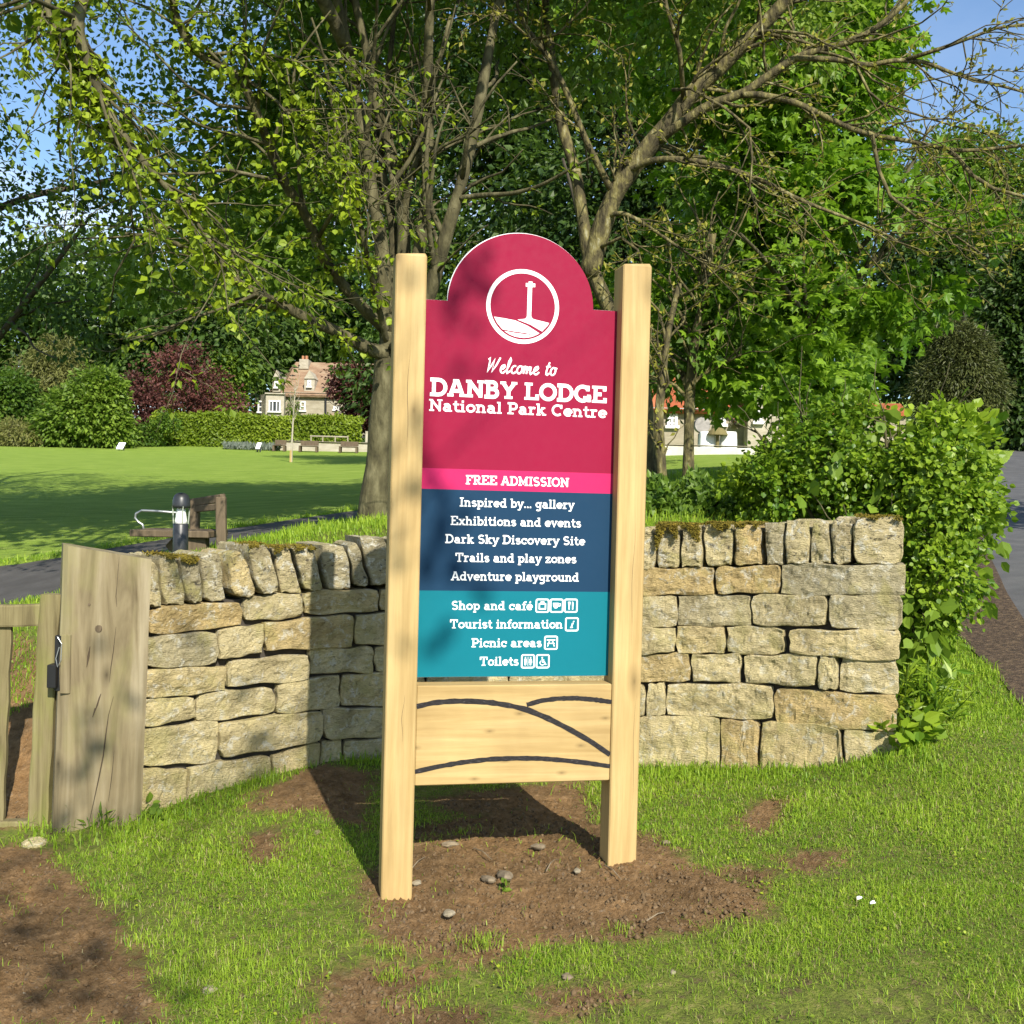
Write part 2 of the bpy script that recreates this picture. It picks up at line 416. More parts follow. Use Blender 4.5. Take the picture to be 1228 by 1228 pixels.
M['leaf_willow'] = leaf_mat('leaf_willow', (0.095, 0.105, 0.025), (0.215, 0.220, 0.065), (0.25, 0.28, 0.06), 0.30)
M['leaf_yew'] = leaf_mat('leaf_yew', (0.034, 0.050, 0.012), (0.125, 0.140, 0.036), (0.08, 0.08, 0.02), 0.20)
M['leaf_shrub'] = leaf_mat('leaf_shrub', (0.065, 0.145, 0.010), (0.290, 0.400, 0.026), (0.26, 0.44, 0.02), 0.38, 0.42)
M['leaf_hazel'] = leaf_mat('leaf_hazel', (0.110, 0.190, 0.018), (0.215, 0.320, 0.035), (0.26, 0.42, 0.03), 0.35, 0.5)
M['lavender'] = leaf_mat('leaf_lavender', (0.09, 0.12, 0.085), (0.22, 0.25, 0.21), (0.1, 0.12, 0.1), 0.2)

# ------------------------------------------------------------------ terrain heights
def tps_fit(pts, smooth=1e-3):
    P = np.array(pts, float); X = P[:, :2] / 10; Z = P[:, 2]; n = len(P)
    d2 = ((X[:, None] - X[None])**2).sum(-1)
    K = 0.5 * d2 * np.log(d2 + 1e-12) + smooth*np.eye(n)
    A = np.zeros((n+3, n+3)); A[:n, :n] = K; A[:n, n] = 1; A[:n, n+1:] = X; A[n, :n] = 1; A[n+1:, :n] = X.T
    w = np.linalg.solve(A, np.concatenate([Z, [0, 0, 0]]))
    def f(x, y):
        x = np.asarray(x, float)/10; y = np.asarray(y, float)/10
        out = w[n] + w[n+1]*x + w[n+2]*y
        for i in range(n):
            dd = (x-X[i, 0])**2 + (y-X[i, 1])**2
            out = out + w[i]*0.5*dd*np.log(dd + 1e-12)
        return out
    return f
frontCP = [at(*p) for p in [(472,1076,4.13),(745,1030,4.36),(185,976,5.26),(90,1012,5.0),(300,950,5.5),(400,914,5.9),(600,913,6.2),(765,917,6.1),(1010,920,5.6),(1228,950,4.9),
    (1228,1228,3.1),(0,1228,3.2),(614,1228,3.2),(0,1017,4.9),(1080,890,5.5),(1228,850,6.3),(1150,768,8.0),(1228,700,9.6),(1190,640,13.0),(1190,570,22),(1190,522,42),
    (1130,810,7.0)]] + [np.array(p) for p in [(-3,-2,-.25),(3,-2,.15),(0,-9,-.3),(-9,0,-.4),(9,0,.7),(-12,10,1.0),(25,10,1.6),(30,45,5.5),(-5,-8,-.4),(12,-9,.4),(25,70,8.5)]]
backCP = [at(*p) for p in [(430,640,6.7),(445,633,8.0),(800,618,7.4),(780,602,8.4),(870,560,12.5),(845,546,26),(35,708,8.0),(25,850,6.0),(20,1005,5.0),(190,690,6.6),(250,668,7.3),
    (350,628,9.8),(430,608,12.),(200,592,17),(0,600,16),(400,575,20),(0,534,44),(250,538,46),(440,545,44),(600,545,40),(1000,540,30),(1080,560,20)]] + \
    [np.array(p) for p in [(-12,8,.9),(-30,20,1.8),(-45,45,3.6),(-50,90,7.5),(0,90,8.0),(30,90,9.5),(-20,65,5.2),(10,65,6.0)]]
hA = tps_fit(frontCP); hB = tps_fit(backCP)
WALL_PX = [(168,5.24),(240,5.47),(310,5.68),(400,5.92),(500,6.10),(600,6.20),(700,6.17),(765,6.08),(830,5.97),(900,5.83),(960,5.68),(1020,5.53),(1086,5.455)]
WALL = np.array([at(px, 700, D)[:2] for px, D in WALL_PX])
_wx = np.concatenate([[-60], WALL[:, 0], [60]]); _wy = np.concatenate([[WALL[0, 1]], WALL[:, 1], [WALL[-1, 1]]])
WALL_T = 0.46
def sstep(x): x = np.clip(x, 0, 1); return x*x*(3-2*x)
def hgt(x, y):
    x = np.asarray(x, float); y = np.asarray(y, float)
    wy = np.interp(x, _wx, _wy)
    inw = sstep((y - wy - 0.12)/0.25)
    left = sstep((y - 4.7)/1.6)
    xl, xr = WALL[0, 0], WALL[-1, 0]
    tl = sstep((xl + 0.02 - x)/0.25)
    s = inw*(1-tl) + left*tl
    xe = xr - 0.25 + np.maximum(0, y - WALL[-1, 1])*0.16
    wr = 0.35 + np.maximum(0, y - 5.3)*0.22
    s = s*(1 - sstep((x - xe)/wr))
    return hA(x, y)*(1-s) + hB(x, y)*s
def ground_hit(px, py, dmin=1.5, dmax=90):
    r = ray(px, py)
    D = np.geomspace(dmin, dmax, 1500)
    Z = CAM[2] + r[2]*D; H = hgt(CAM[0] + r[0]*D, D)
    i = np.argmax(Z < H)
    if Z[i] >= H[i]: i = len(D)-1
    return np.array([r[0]*D[i], D[i]])
def G(x, y): return float(hgt(np.array([x]), np.array([y]))[0])
def on(px, py, **k):
    p = ground_hit(px, py, **k); return np.array([p[0], p[1], G(*p)])

def poly_sdf(x, y, poly):
    """signed distance, positive inside"""
    poly = np.asarray(poly); n = len(poly)
    d = np.full(x.shape, 1e9); ins = np.zeros(x.shape, bool)
    for i in range(n):
        a = poly[i]; b = poly[(i+1) % n]; e = b-a
        t = np.clip(((x-a[0])*e[0] + (y-a[1])*e[1])/(e@e+1e-12), 0, 1)
        d = np.minimum(d, np.hypot(x-a[0]-t*e[0], y-a[1]-t*e[1]))
        c = ((a[1] > y) != (b[1] > y)) & (x < (b[0]-a[0])*(y-a[1])/(b[1]-a[1]+1e-12)+a[0])
        ins ^= c
    return np.where(ins, d, -d)
GP = lambda l: np.array([ground_hit(*p) for p in l])
SOIL = [GP([(425,1062),(455,1040),(500,992),(610,968),(700,935),(722,985),(790,1005),(835,1035),(925,1072),(925,1100),(840,1122),(740,1135),(640,1132),(590,1160),(470,1152),(440,1110)]),
        GP([(385,1170),(440,1150),(540,1160),(500,1190),(590,1215),(560,1245),(360,1245)]), GP([(640,1190),(720,1175),(760,1200),(700,1225),(650,1222)]),
        GP([(-60,1012),(50,1018),(100,1050),(140,1100),(175,1160),(205,1240),(-60,1240)]),
        GP([(-60,770),(25,760),(60,800),(62,985),(-60,1000)]), GP([(880,985),(905,955),(950,958),(930,1000),(895,1005)]), GP([(925,1030),(960,1018),(1015,1024),(985,1052),(935,1050)]),
        GP([(292,955),(390,915),(450,930),(440,1000),(380,975),(300,978)]), GP([(280,1010),(330,990),(345,1030),(300,1045)]),
        GP([(500,958),(690,935),(700,962),(560,985)]),
        GP([(840,1045),(900,1040),(950,1050),(900,1065)])]
def soil_mask(x, y):
    x = np.asarray(x, float); y = np.asarray(y, float)
    d = np.full(x.shape, -9.)
    for p in SOIL: d = np.maximum(d, poly_sdf(x, y, p))
    return np.clip(0.5 + d/0.30, 0, 1)
LEFTPATH = [(-420,800),(-240,772),(-60,738),(0,728),(70,712),(190,668),(300,646),(430,622),(520,606)], [(-420,730),(-240,712),(-60,690),(0,678),(70,668),(170,650),(300,630),(430,611),(520,598)]
PATH_L = GP(LEFTPATH[0]); PATH_R = GP(LEFTPATH[1])
ROAD_L = np.array([[3.6,-8],[3.3,0],[3.35,4.6],*GP([(1228,775),(1190,712),(1164,650),(1150,600)]),[8.6,20],[12.5,27],[19,40],[30,60]])
ROAD_R = ROAD_L + np.array([[4.6,0],[4.6,-.6],[4.6,-1.2],[4.6,-1.4],[4.8,-1.4],[4.9,-1.6],[5,-2],[5,-2.2],[5.2,-2.4],[5.5,-2.5],[6,-3]])
ROAD_POLY = np.concatenate([ROAD_L, ROAD_R[::-1]])
PATH_POLY = np.concatenate([PATH_L, PATH_R[::-1]])
# bounded lows and highs of the ground
def fbm2(x, y, sc, seed=0, oct=3):
    r = np.random.default_rng(seed); out = 0; a = 1
    for o in range(oct):
        for k in range(3):
            th = r.uniform(0, 2*PI); ph = r.uniform(0, 2*PI); f = sc*2**o*r.uniform(.7, 1.3)
            out = out + a*np.sin((x*math.cos(th)+y*math.sin(th))*f + ph + 1.3*np.sin((x*math.sin(th)-y*math.cos(th))*f*.7+ph*2))
        a *= .5
    return out/5
def build_ground():
    # polar sheet, dense in front of the camera, out to the horizon
    ang = np.concatenate([np.radians(np.linspace(-34, 34, 640)), np.radians(np.linspace(34, 326, 120))[1:-1]])
    rad = np.concatenate([[0.3, 0.8, 1.4, 2.0], np.linspace(2.5, 9.5, 330), np.geomspace(9.6, 60, 150)[1:], np.geomspace(62, 900, 26)])
    A, Rr = np.meshgrid(ang, rad, indexing='ij')
    X = Rr*np.sin(A); Y = Rr*np.cos(A)
    cx = np.clip(X, -60, 60); cy = np.clip(Y, -20, 95)
    Z = hgt(cx, cy)
    far = np.hypot(X-cx, Y-cy)
    Z = Z + 0.04*far*(Y > 60)
    sm = soil_mask(X, Y)
    near = (Rr < 12)
    Z = Z + near*(0.012*fbm2(X, Y, 3.1, 1) + sm*(0.030*fbm2(X, Y, 2.6, 5, 2) + 0.014*fbm2(X, Y, 17, 2, 4) + 0.004*rng.normal(size=X.shape)))
    rd = poly_sdf(X, Y, ROAD_POLY); pd = poly_sdf(X, Y, PATH_POLY)
    Z = Z - 0.10*sstep((np.maximum(rd, pd) + 0.0)/0.12)
    wy = np.interp(X, _wx, _wy)
    lawn = sstep((Y - wy - 1.5)/3.0)
    na, nr = X.shape
    idx = np.arange(na*nr).reshape(na, nr)
    i2 = np.roll(idx, -1, axis=0)
    q = np.stack([idx[:, :-1], i2[:, :-1], i2[:, 1:], idx[:, 1:]], -1).reshape(-1, 4)[:, ::-1]
    V = np.stack([X, Y, Z], -1).reshape(-1, 3)
    # close the hole under the camera
    V = np.concatenate([V, [[0, 0, float(Z[:, 0].mean())]]])
    tri = np.stack([np.full(na, len(V)-1), i2[:, 0], idx[:, 0]], 1)[:, ::-1]
    loops = np.concatenate([q.ravel(), tri.ravel()])
    tot = np.concatenate([np.full(len(q), 4), np.full(na, 3)])
    st = np.concatenate([[0], np.cumsum(tot)[:-1]])
    o = raw_mesh('ground', V, loops, st, tot, M['ground'], None, {'soil': np.append(sm.ravel(), 0), 'lawn': np.append(lawn.ravel(), 0)}, True)
    return tag(o, kind='structure')
build_ground()
def resample(P, n):
    P = np.asarray(P, float); d = np.concatenate([[0], np.cumsum(np.linalg.norm(np.diff(P, axis=0), axis=1))])
    t = np.linspace(0, d[-1], n)
    return np.stack([np.interp(t, d, P[:, k]) for k in range(P.shape[1])], 1)
def ribbon(name, L, Rr, mat, n=120, k=24, dz=0.0, kind='structure', label=None):
    L = resample(L, n); Rr = resample(Rr, n)
    t = np.linspace(0, 1, k)
    XY = L[:, None]*(1-t)[None, :, None] + Rr[:, None]*t[None, :, None]
    Z = hgt(XY[..., 0], XY[..., 1]) + dz
    V = np.concatenate([XY, Z[..., None]], -1).reshape(-1, 3)
    idx = np.arange(n*k).reshape(n, k)
    q = np.stack([idx[:-1, :-1], idx[:-1, 1:], idx[1:, 1:], idx[1:, :-1]], -1).reshape(-1, 4)
    o = raw_mesh(name, V, q.ravel(), np.arange(len(q))*4, np.full(len(q), 4), mat, None, None, True)
    return tag(o, kind=kind)
ribbon('road', ROAD_L, ROAD_R, M['asphalt'], 200, 30, -0.012)
ribbon('path', PATH_L, PATH_R, M['pathm'], 120, 20, -0.008)
VERGE_L = np.array([[2.95,-8],[2.7,0],[2.75,3.6],*GP([(1228,852),(1190,805),(1150,766),(1125,728)]),[6.3,15]])
VERGE_R = np.array([[3.7,-8],[3.4,0],[3.45,4.2],*(GP([(1228,775),(1190,712),(1164,650)])+[0.12,0]),[7.0,15]])
ribbon('road_verge', VERGE_L, VERGE_R, M['verge'], 90, 16, 0.012)

def unit(a): return a/(np.linalg.norm(a, axis=-1, keepdims=True)+1e-9)
TPL = {
 'oval': (np.array([(0,0,0),(-.30,.42,.07),(0,1,-.04),(.30,.42,.07)]), [(0,2,1),(0,3,2)]),
 'long': (np.array([(0,0,0),(-.13,.40,.04),(0,1,-.12),(.13,.40,.04)]), [(0,2,1),(0,3,2)]),
 'round': (np.array([(0,0,0),(-.36,.22,.05),(-.42,.58,.05),(0,1,-.06),(.42,.58,.05),(.36,.22,.05)]), [(0,3,2,1),(0,5,4,3)]),
 'maple': (np.array([(0,.08,0),(-.22,.0,-.02),(-.50,.12,-.10),(-.30,.34,0),(-.58,.62,-.12),(-.22,.60,0),(0,1.05,-.10),(.22,.60,0),(.58,.62,-.12),(.30,.34,0),(.50,.12,-.10),(.22,.0,-.02)]),
           [(0,3,2,1),(0,5,4,3),(0,7,6,5),(0,9,8,7),(0,11,10,9)]),
}
def leaf_mesh(name, mat, pos, dr, nr, size, tint, tpl='oval', parent=None):
    T, F = TPL[tpl]; n = len(pos); k = len(T)
    y = unit(dr); x = unit(np.cross(y, nr)); z = np.cross(x, y)
    V = pos[:, None] + size[:, None, None]*(x[:, None]*T[None, :, 0:1] + y[:, None]*T[None, :, 1:2] + z[:, None]*T[None, :, 2:3])
    base = (np.arange(n)*k)[:, None]
    loops = np.concatenate([base + np.array(f)[None] for f in F], 1).ravel()
    tot = np.tile([len(f) for f in F], n)
    st = np.concatenate([[0], np.cumsum(tot)[:-1]])
    return raw_mesh(name, V.reshape(-1, 3), loops, st, tot, mat, parent, {'tint': np.repeat(tint, k)})
# ------------------------------------------------------------------ dry stone wall
def wall_hit(px, py):
    """pixel -> (arc length s, z) on the wall face"""
    r = ray(px, py); c = r[0]
    for i in range(len(WALL)-1):
        a, b = WALL[i], WALL[i+1]; e = b-a
        den = e[0] - c*e[1]
        t = (c*a[1] - a[0])/den
        if -1e-6 <= t <= 1+1e-6 or (i == 0 and t < 0) or (i == len(WALL)-2 and t > 1):
            p = a + e*t
            return WS[i] + t*np.linalg.norm(e), CAM[2] + r[2]*p[1]
    return 0, 0
WS = np.concatenate([[0], np.cumsum(np.linalg.norm(np.diff(WALL, axis=0), axis=1))])
def wall_pos(s, back=0.0):
    s = np.asarray(s, float)
    x = np.interp(s, WS, WALL[:, 0]); y = np.interp(s, WS, WALL[:, 1])
    x2 = np.interp(s+.05, WS, WALL[:, 0]); y2 = np.interp(s+.05, WS, WALL[:, 1]); x1 = np.interp(s-.05, WS, WALL[:, 0]); y1 = np.interp(s-.05, WS, WALL[:, 1])
    tx, ty = x2-x1, y2-y1; l = np.hypot(tx, ty); tx, ty = tx/l, ty/l
    return x - ty*back, y + tx*back      # back = away from the camera
rows = {
 'R1': [(760,856,682,681,715,713),(858,935,680,678,712,711),(936,1087,677,677,712,715)],
 'R2': [(745,812,716,716,754,751),(812,900,715,714,751,751),(901,991,714,713,749,752),(994,1082,713,714,753,756)],
 'R3': [(745,810,755,753,785,782),(811,869,752,752,783,784),(871,940,751,754,784,785),(946,1080,754,757,784,792)],
 'R4': [(745,827,786,784,820,816),(829,888,785,785,817,818),(892,979,786,786,819,823),(981,1004,787,788,826,828),(1006,1078,788,792,828,834)],
 'R5': [(752,773,822,822,858,858),(775,798,821,819,860,858),(799,926,820,823,858,863),(928,1076,826,834,866,879)],
 'R6': [(745,863,861,859,914,916),(864,910,862,866,918,920),(912,1009,864,873,918,926),(1012,1082,875,881,928,922)],
 'L1': [(180,291,731,721,761,751),(294,364,717,712,745,740),(365,455,711,706,737,734),(456,540,706,702,733,732),(541,640,702,697,732,727),(641,757,697,685,726,716)],
 'L2': [(172,261,766,757,801,797),(262,316,756,749,790,783),(317,424,747,738,781,775),(425,520,737,735,774,770),(521,600,735,734,770,767),(601,680,732,728,766,762),(681,744,725,718,761,755)],
 'L3': [(174,272,804,799,838,829),(273,371,793,786,824,815),(372,449,779,776,808,807),(450,560,776,773,807,804),(561,640,773,769,804,800),(641,744,768,757,799,788)],
 'L4': [(168,236,841,835,873,862),(237,331,834,824,866,856),(332,408,821,809,856,849),(409,510,810,808,847,845),(511,610,808,806,845,842),(611,680,805,800,841,830),(681,750,798,788,829,822)],
 'L5': [(170,263,876,865,921,914),(264,387,868,853,910,888),(388,490,851,849,886,884),(491,600,849,846,884,880),(601,690,846,836,880,872),(691,750,834,824,870,862)],
 'L6': [(165,226,924,923,972,962),(227,327,922,906,958,948),(328,384,906,891,944,938),(385,412,890,888,925,922),(413,520,888,886,922,920),(521,640,886,884,922,922),(641,744,883,866,922,920)],
}
def stone_block(quad, proud, depth, tint, nu=12, nv=7, rnd=0.022, seed=0, rough=0.006, dome=0.012):
    """quad = 4 (s,z) corners: bl, br, tr, tl; returns V,F on the wall"""
    r = np.random.default_rng(seed)
    q = np.array(quad, float)
    lu = max(np.linalg.norm(q[1]-q[0]), 1e-3); lv = max(np.linalg.norm(q[3]-q[0]), 1e-3)
    def ax(n, l):
        m_ = min(0.45, rnd/l)
        t = np.concatenate([[0, m_*.18, m_*.5], np.linspace(m_, 1-m_, n-5), [1-m_*.5, 1-m_*.18, 1]]); return t
    u = ax(nu, lu); v = ax(nv, lv)
    Ug, Vg = np.meshgrid(u, v, indexing='ij')
    # wobbly outline
    ph = r.uniform(0, 6.28, 8)
    wob = 0.0045
    du = wob*(np.sin(Vg*5+ph[0]) + .6*np.sin(Vg*11+ph[1]))*(2*Ug-1); dv = wob*(np.sin(Ug*6+ph[2]) + .7*np.sin(Ug*13+ph[3]))*(2*Vg-1)
    sz = (q[0][None,None]*((1-Ug)*(1-Vg))[...,None] + q[1][None,None]*(Ug*(1-Vg))[...,None] + q[2][None,None]*(Ug*Vg)[...,None] + q[3][None,None]*((1-Ug)*Vg)[...,None])
    sz[..., 0] += du; sz[..., 1] += dv
    # corners knocked off
    eu = np.minimum(Ug, 1-Ug)*lu; ev = np.minimum(Vg, 1-Vg)*lv
    ck = r.uniform(.4, 1.4, 4); cornerk = np.clip(1-(eu+ev)/0.045, 0, 1)*np.where(Ug < .5, np.where(Vg < .5, ck[0], ck[1]), np.where(Vg < .5, ck[2], ck[3]))
    sz[..., 0] += cornerk*0.008*np.sign(.5-Ug); sz[..., 1] += cornerk*0.007*np.sign(.5-Vg)
    e = np.minimum(eu, ev)
    back = rnd*(1-np.sqrt(np.clip(1-(1-np.clip(e/rnd, 0, 1))**2, 0, 1)))*1.0
    out = proud - back + dome*(1-(2*Ug-1)**2)*(1-(2*Vg-1)**2)
    S_, Z_ = sz[..., 0], sz[..., 1]
    off = r.uniform(0, 50, 3)
    fr = np.array([mnoise.fractal(Vector((a*9+off[0], b*13+off[1], off[2])), .55, 2.1, 5) for a, b in zip(S_.ravel(), Z_.ravel())]).reshape(S_.shape)
    rg = np.array([mnoise.ridged_multi_fractal(Vector((a*11+off[1], b*19+off[2], off[0])), .9, 2.2, 3, 1.0, 2.0) for a, b in zip(S_.ravel(), Z_.ravel())]).reshape(S_.shape)
    bumpy = rough*(1.9*fr + .75*(rg-1.2)) + r.normal(0, rough*.08, Ug.shape)
    tilt = r.normal(0, .006)*(2*Ug-1) + r.normal(0, .006)*(2*Vg-1)
    out = out + (bumpy + tilt)*np.clip(e/0.02, 0.2, 1)
    x, y = wall_pos(S_, -out)
    Vf = np.stack([x, y, Z_], -1).reshape(-1, 3)
    idx = np.arange(len(u)*len(v)).reshape(len(u), len(v))
    F = np.stack([idx[:-1,:-1], idx[1:,:-1], idx[1:,1:], idx[:-1,1:]], -1).reshape(-1, 4).tolist()
    ring = np.concatenate([idx[:, 0], idx[-1, 1:], idx[-2::-1, -1], idx[0, -2:0:-1]])
    xb, yb = wall_pos(S_.ravel()[ring], depth)
    zb = Z_.ravel()[ring]
    nV = len(Vf)
    Vb = np.stack([xb, yb, zb], -1)
    nr = len(ring)
    for i in range(nr):
        j = (i+1) % nr
        F.append([ring[i], nV+i, nV+j, ring[j]])
    F.append([nV+i for i in range(nr)][::-1])
    return np.concatenate([Vf, Vb]), F
def build_wall():
    root = empty('stone_wall', (WALL[6, 0], WALL[6, 1], G(WALL[6, 0], WALL[6, 1]-.1)))
    tag(root, 'curved dry stone wall of weathered sandstone blocks behind the sign', 'wall')
    inv = -np.array(root.location)
    def addto(mb, V, F): mb.add(V + inv, F)
    mb = MB(); k = 0
    r = np.random.default_rng(3)
    tints = {'R1': [.78,.72,.1], 'R2': [.3,.12,.3,.15], 'R3': [.45,.62,.4,.6], 'R4': [.72,.45,.4,.5,.42], 'R5': [.5,.5,.55,.74], 'R6': [.5,.75,.62,.5],
             'L1': [.72,.35,.6], 'L2': [.12,.4,.73], 'L3': [.6,.35,.4], 'L4': [.5,.45,.45], 'L5': [.5,.52,.3], 'L6': [.55,.5,.6]}
    for nm, L in rows.items():
        for i, (x0, x1, a0, a1, b0, b1) in enumerate(L):
            k += 1
            g = 0.25
            e_ = .5; q = [wall_hit(x0+g, b0+e_), wall_hit(x1-g, b1+e_), wall_hit(x1-g, a1-e_), wall_hit(x0+g, a0-e_)]
            if nm[1] == '6': q[0] = (q[0][0], q[0][1]-.12); q[1] = (q[1][0], q[1][1]-.12)
            mb.tint = (tints[nm][i] if i < len(tints[nm]) else r.uniform(.1, .75)) + r.uniform(-.05, .05)
            w = abs(q[1][0]-q[0][0])
            addto(mb, *stone_block(q, 0.0 + r.uniform(-.012, .012), 0.26, 0, 12+int(w*60), 15, 0.0075, k*7+1, 0.0062, 0.003))
    # right-hand end of the wall: through stones turned along the depth of the wall
    mb.build('wall_face', M['stone'], root, smooth=False)
    # core: continuous dark fill behind the joints, with the back face
    cm = MB()
    ss = np.linspace(0.03, WS[-1]-0.10, 60)
    top = np.interp(ss, [0, WS[-1]*.5, WS[-1]], [wall_hit(185, 728)[1]-.0, wall_hit(600, 697)[1], wall_hit(1080, 677)[1]]) - .015
    xf, yf = wall_pos(ss, 0.05); xb, yb = wall_pos(ss, WALL_T-.03)
    zb = hgt(xf, yf-.3) - .3
    V = []; F = []
    for i in range(len(ss)):
        V += [(xf[i], yf[i], zb[i]), (xf[i], yf[i], top[i]), (xb[i], yb[i], top[i]), (xb[i], yb[i], zb[i])]
    for i in range(len(ss)-1):
        a = 4*i; b = a+4
        F += [(a, b, b+1, a+1), (a+1, b+1, b+2, a+2), (a+2, b+2, b+3, a+3), (a+3, b+3, b, a)]
    F += [(3, 2, 1, 0), tuple(len(V)-4+i for i in range(4))]
    cm.add(np.array(V)+inv, F); cm.build('wall_core', M['core'], root)
    # end face stones
    em = MB()
    zs = [wall_hit(1080, y)[1] for y in (930, 884, 834, 790, 755, 714, 678)]
    x0, y0 = wall_pos(WS[-1]-0.005, 0); x1, y1 = wall_pos(WS[-1]-0.02, WALL_T)
    for i in range(6):
        em.tint = r.uniform(.38, .55)
        c = np.array([(x0+x1)/2-.095, (y0+y1)/2+.06, (zs[i]+zs[i+1])/2])
        em.bevbox(c+inv, (0.19+r.uniform(-.01,.01), WALL_T-.22, zs[i+1]-zs[i]-.014), 0.02, math.atan2(y1-y0, x1-x0)-PI/2)
    em.build('wall_end', M['stone'], root, True)
    # coping stones: one part each. (x0t,x1t,yt, x0b,x1b,yb)
    cop = [(168,187,671,177,196,728),(189,213,665,199,224,726),(213,240,668,226,243,723),(241,266,663,245,272,721),(272,294,661,279,307,716),(295,321,652,309,336,712),
           (326,349,656,338,364,712),(350,378,655,366,388,709),(384,415,652,392,422,707),(415,430,650,424,443,703),(431,462,643,444,472,702),
           (464,492,645,473,500,701),(494,520,640,501,527,700),(522,551,641,529,556,698),(553,577,637,558,581,697),(579,606,639,583,609,696),(608,637,634,610,638,695),(639,662,637,640,664,693),
           (664,692,632,665,693,691),(693,718,635,694,719,689),(719,744,631,720,744,687),(745,766,634,745,766,685),
           (767,785,631,767,785,684),(787,815,628,788,815,682),(817,842,629,817,842,680),(844,879,627,845,879,679),(881,912,627,881,912,678),(916,940,625,917,940,678),
           (941,970,622,942,970,677),(971,995,624,971,995,677),(996,1022,619,996,1021,677),(1023,1084,619,1024,1083,677)]
    mossy = {1: .22, 2: .35, 5: .25, 6: .3, 7: .22, 23: 1.7, 24: 1.0, 25: .42, 26: .5, 31: .16}
    for i, (x0t, x1t, yt, x0b, x1b, yb) in enumerate(cop):
        c = MB(); g = .6
        rr = np.random.default_rng(100+i)
        q = [wall_hit(x0b+g, yb), wall_hit(x1b-g, yb-.6), wall_hit(x1t-g, yt+1.5), wall_hit(x0t+g, yt+1.5)]
        c.tint = (rr.uniform(.05, .45) if i > 8 else rr.uniform(.0, .28))
        if i == 26: c.tint = .72
        if i == 4: c.tint = .62
        if i in (8, 9, 10): c.tint = .1
        # rounded block: deeper than the face stones
        V, F = stone_block(q, rr.uniform(-.01, .02), WALL_T-.08, 0, 13, 22, 0.012, 500+i, 0.007, 0.006)
        V = V + inv
        V[:, 2] -= 0
        # slope and round the top to the back
        o = c.add(V, F); ob = c.build('coping_stone', M['cope'], root, False)
        if mossy.get(i):
            a = mossy[i]; nn = int(2600*a*((q[2][0]-q[3][0])/.12))
            s0, s1 = q[3][0], q[2][0]; zt = (q[2][1]+q[3][1])/2
            s_ = rr.uniform(s0+.006, s1-.006, nn); f_ = rr.random(nn)
            patch = np.sin(s_*46+i)+np.sin(s_*21+2*i)*.7
            depth = np.clip(.022+.034*patch, .0, .12)*a*1.15
            front = (f_ < .6) & (depth > .004)
            bk = np.where(front, -.022-.012*rr.random(nn), rr.uniform(-.02, .20, nn))
            z_ = np.where(front, zt - rr.random(nn)**1.3*depth, zt + .006*rr.random(nn) + .004)
            x_, y_ = wall_pos(s_, bk)
            nr_ = unit(np.stack([rr.normal(0,.5,nn), np.where(front,-1.,-.2), np.where(front,.5,1.)], 1)+rr.normal(0,.4,(nn,3)))
            leaf_mesh('moss', M['moss'], np.stack([x_, y_, z_], 1)+inv, unit(rr.normal(0,1,(nn,3))), nr_, rr.uniform(.008,.016,nn), rr.random(nn), 'oval', ob)
build_wall()

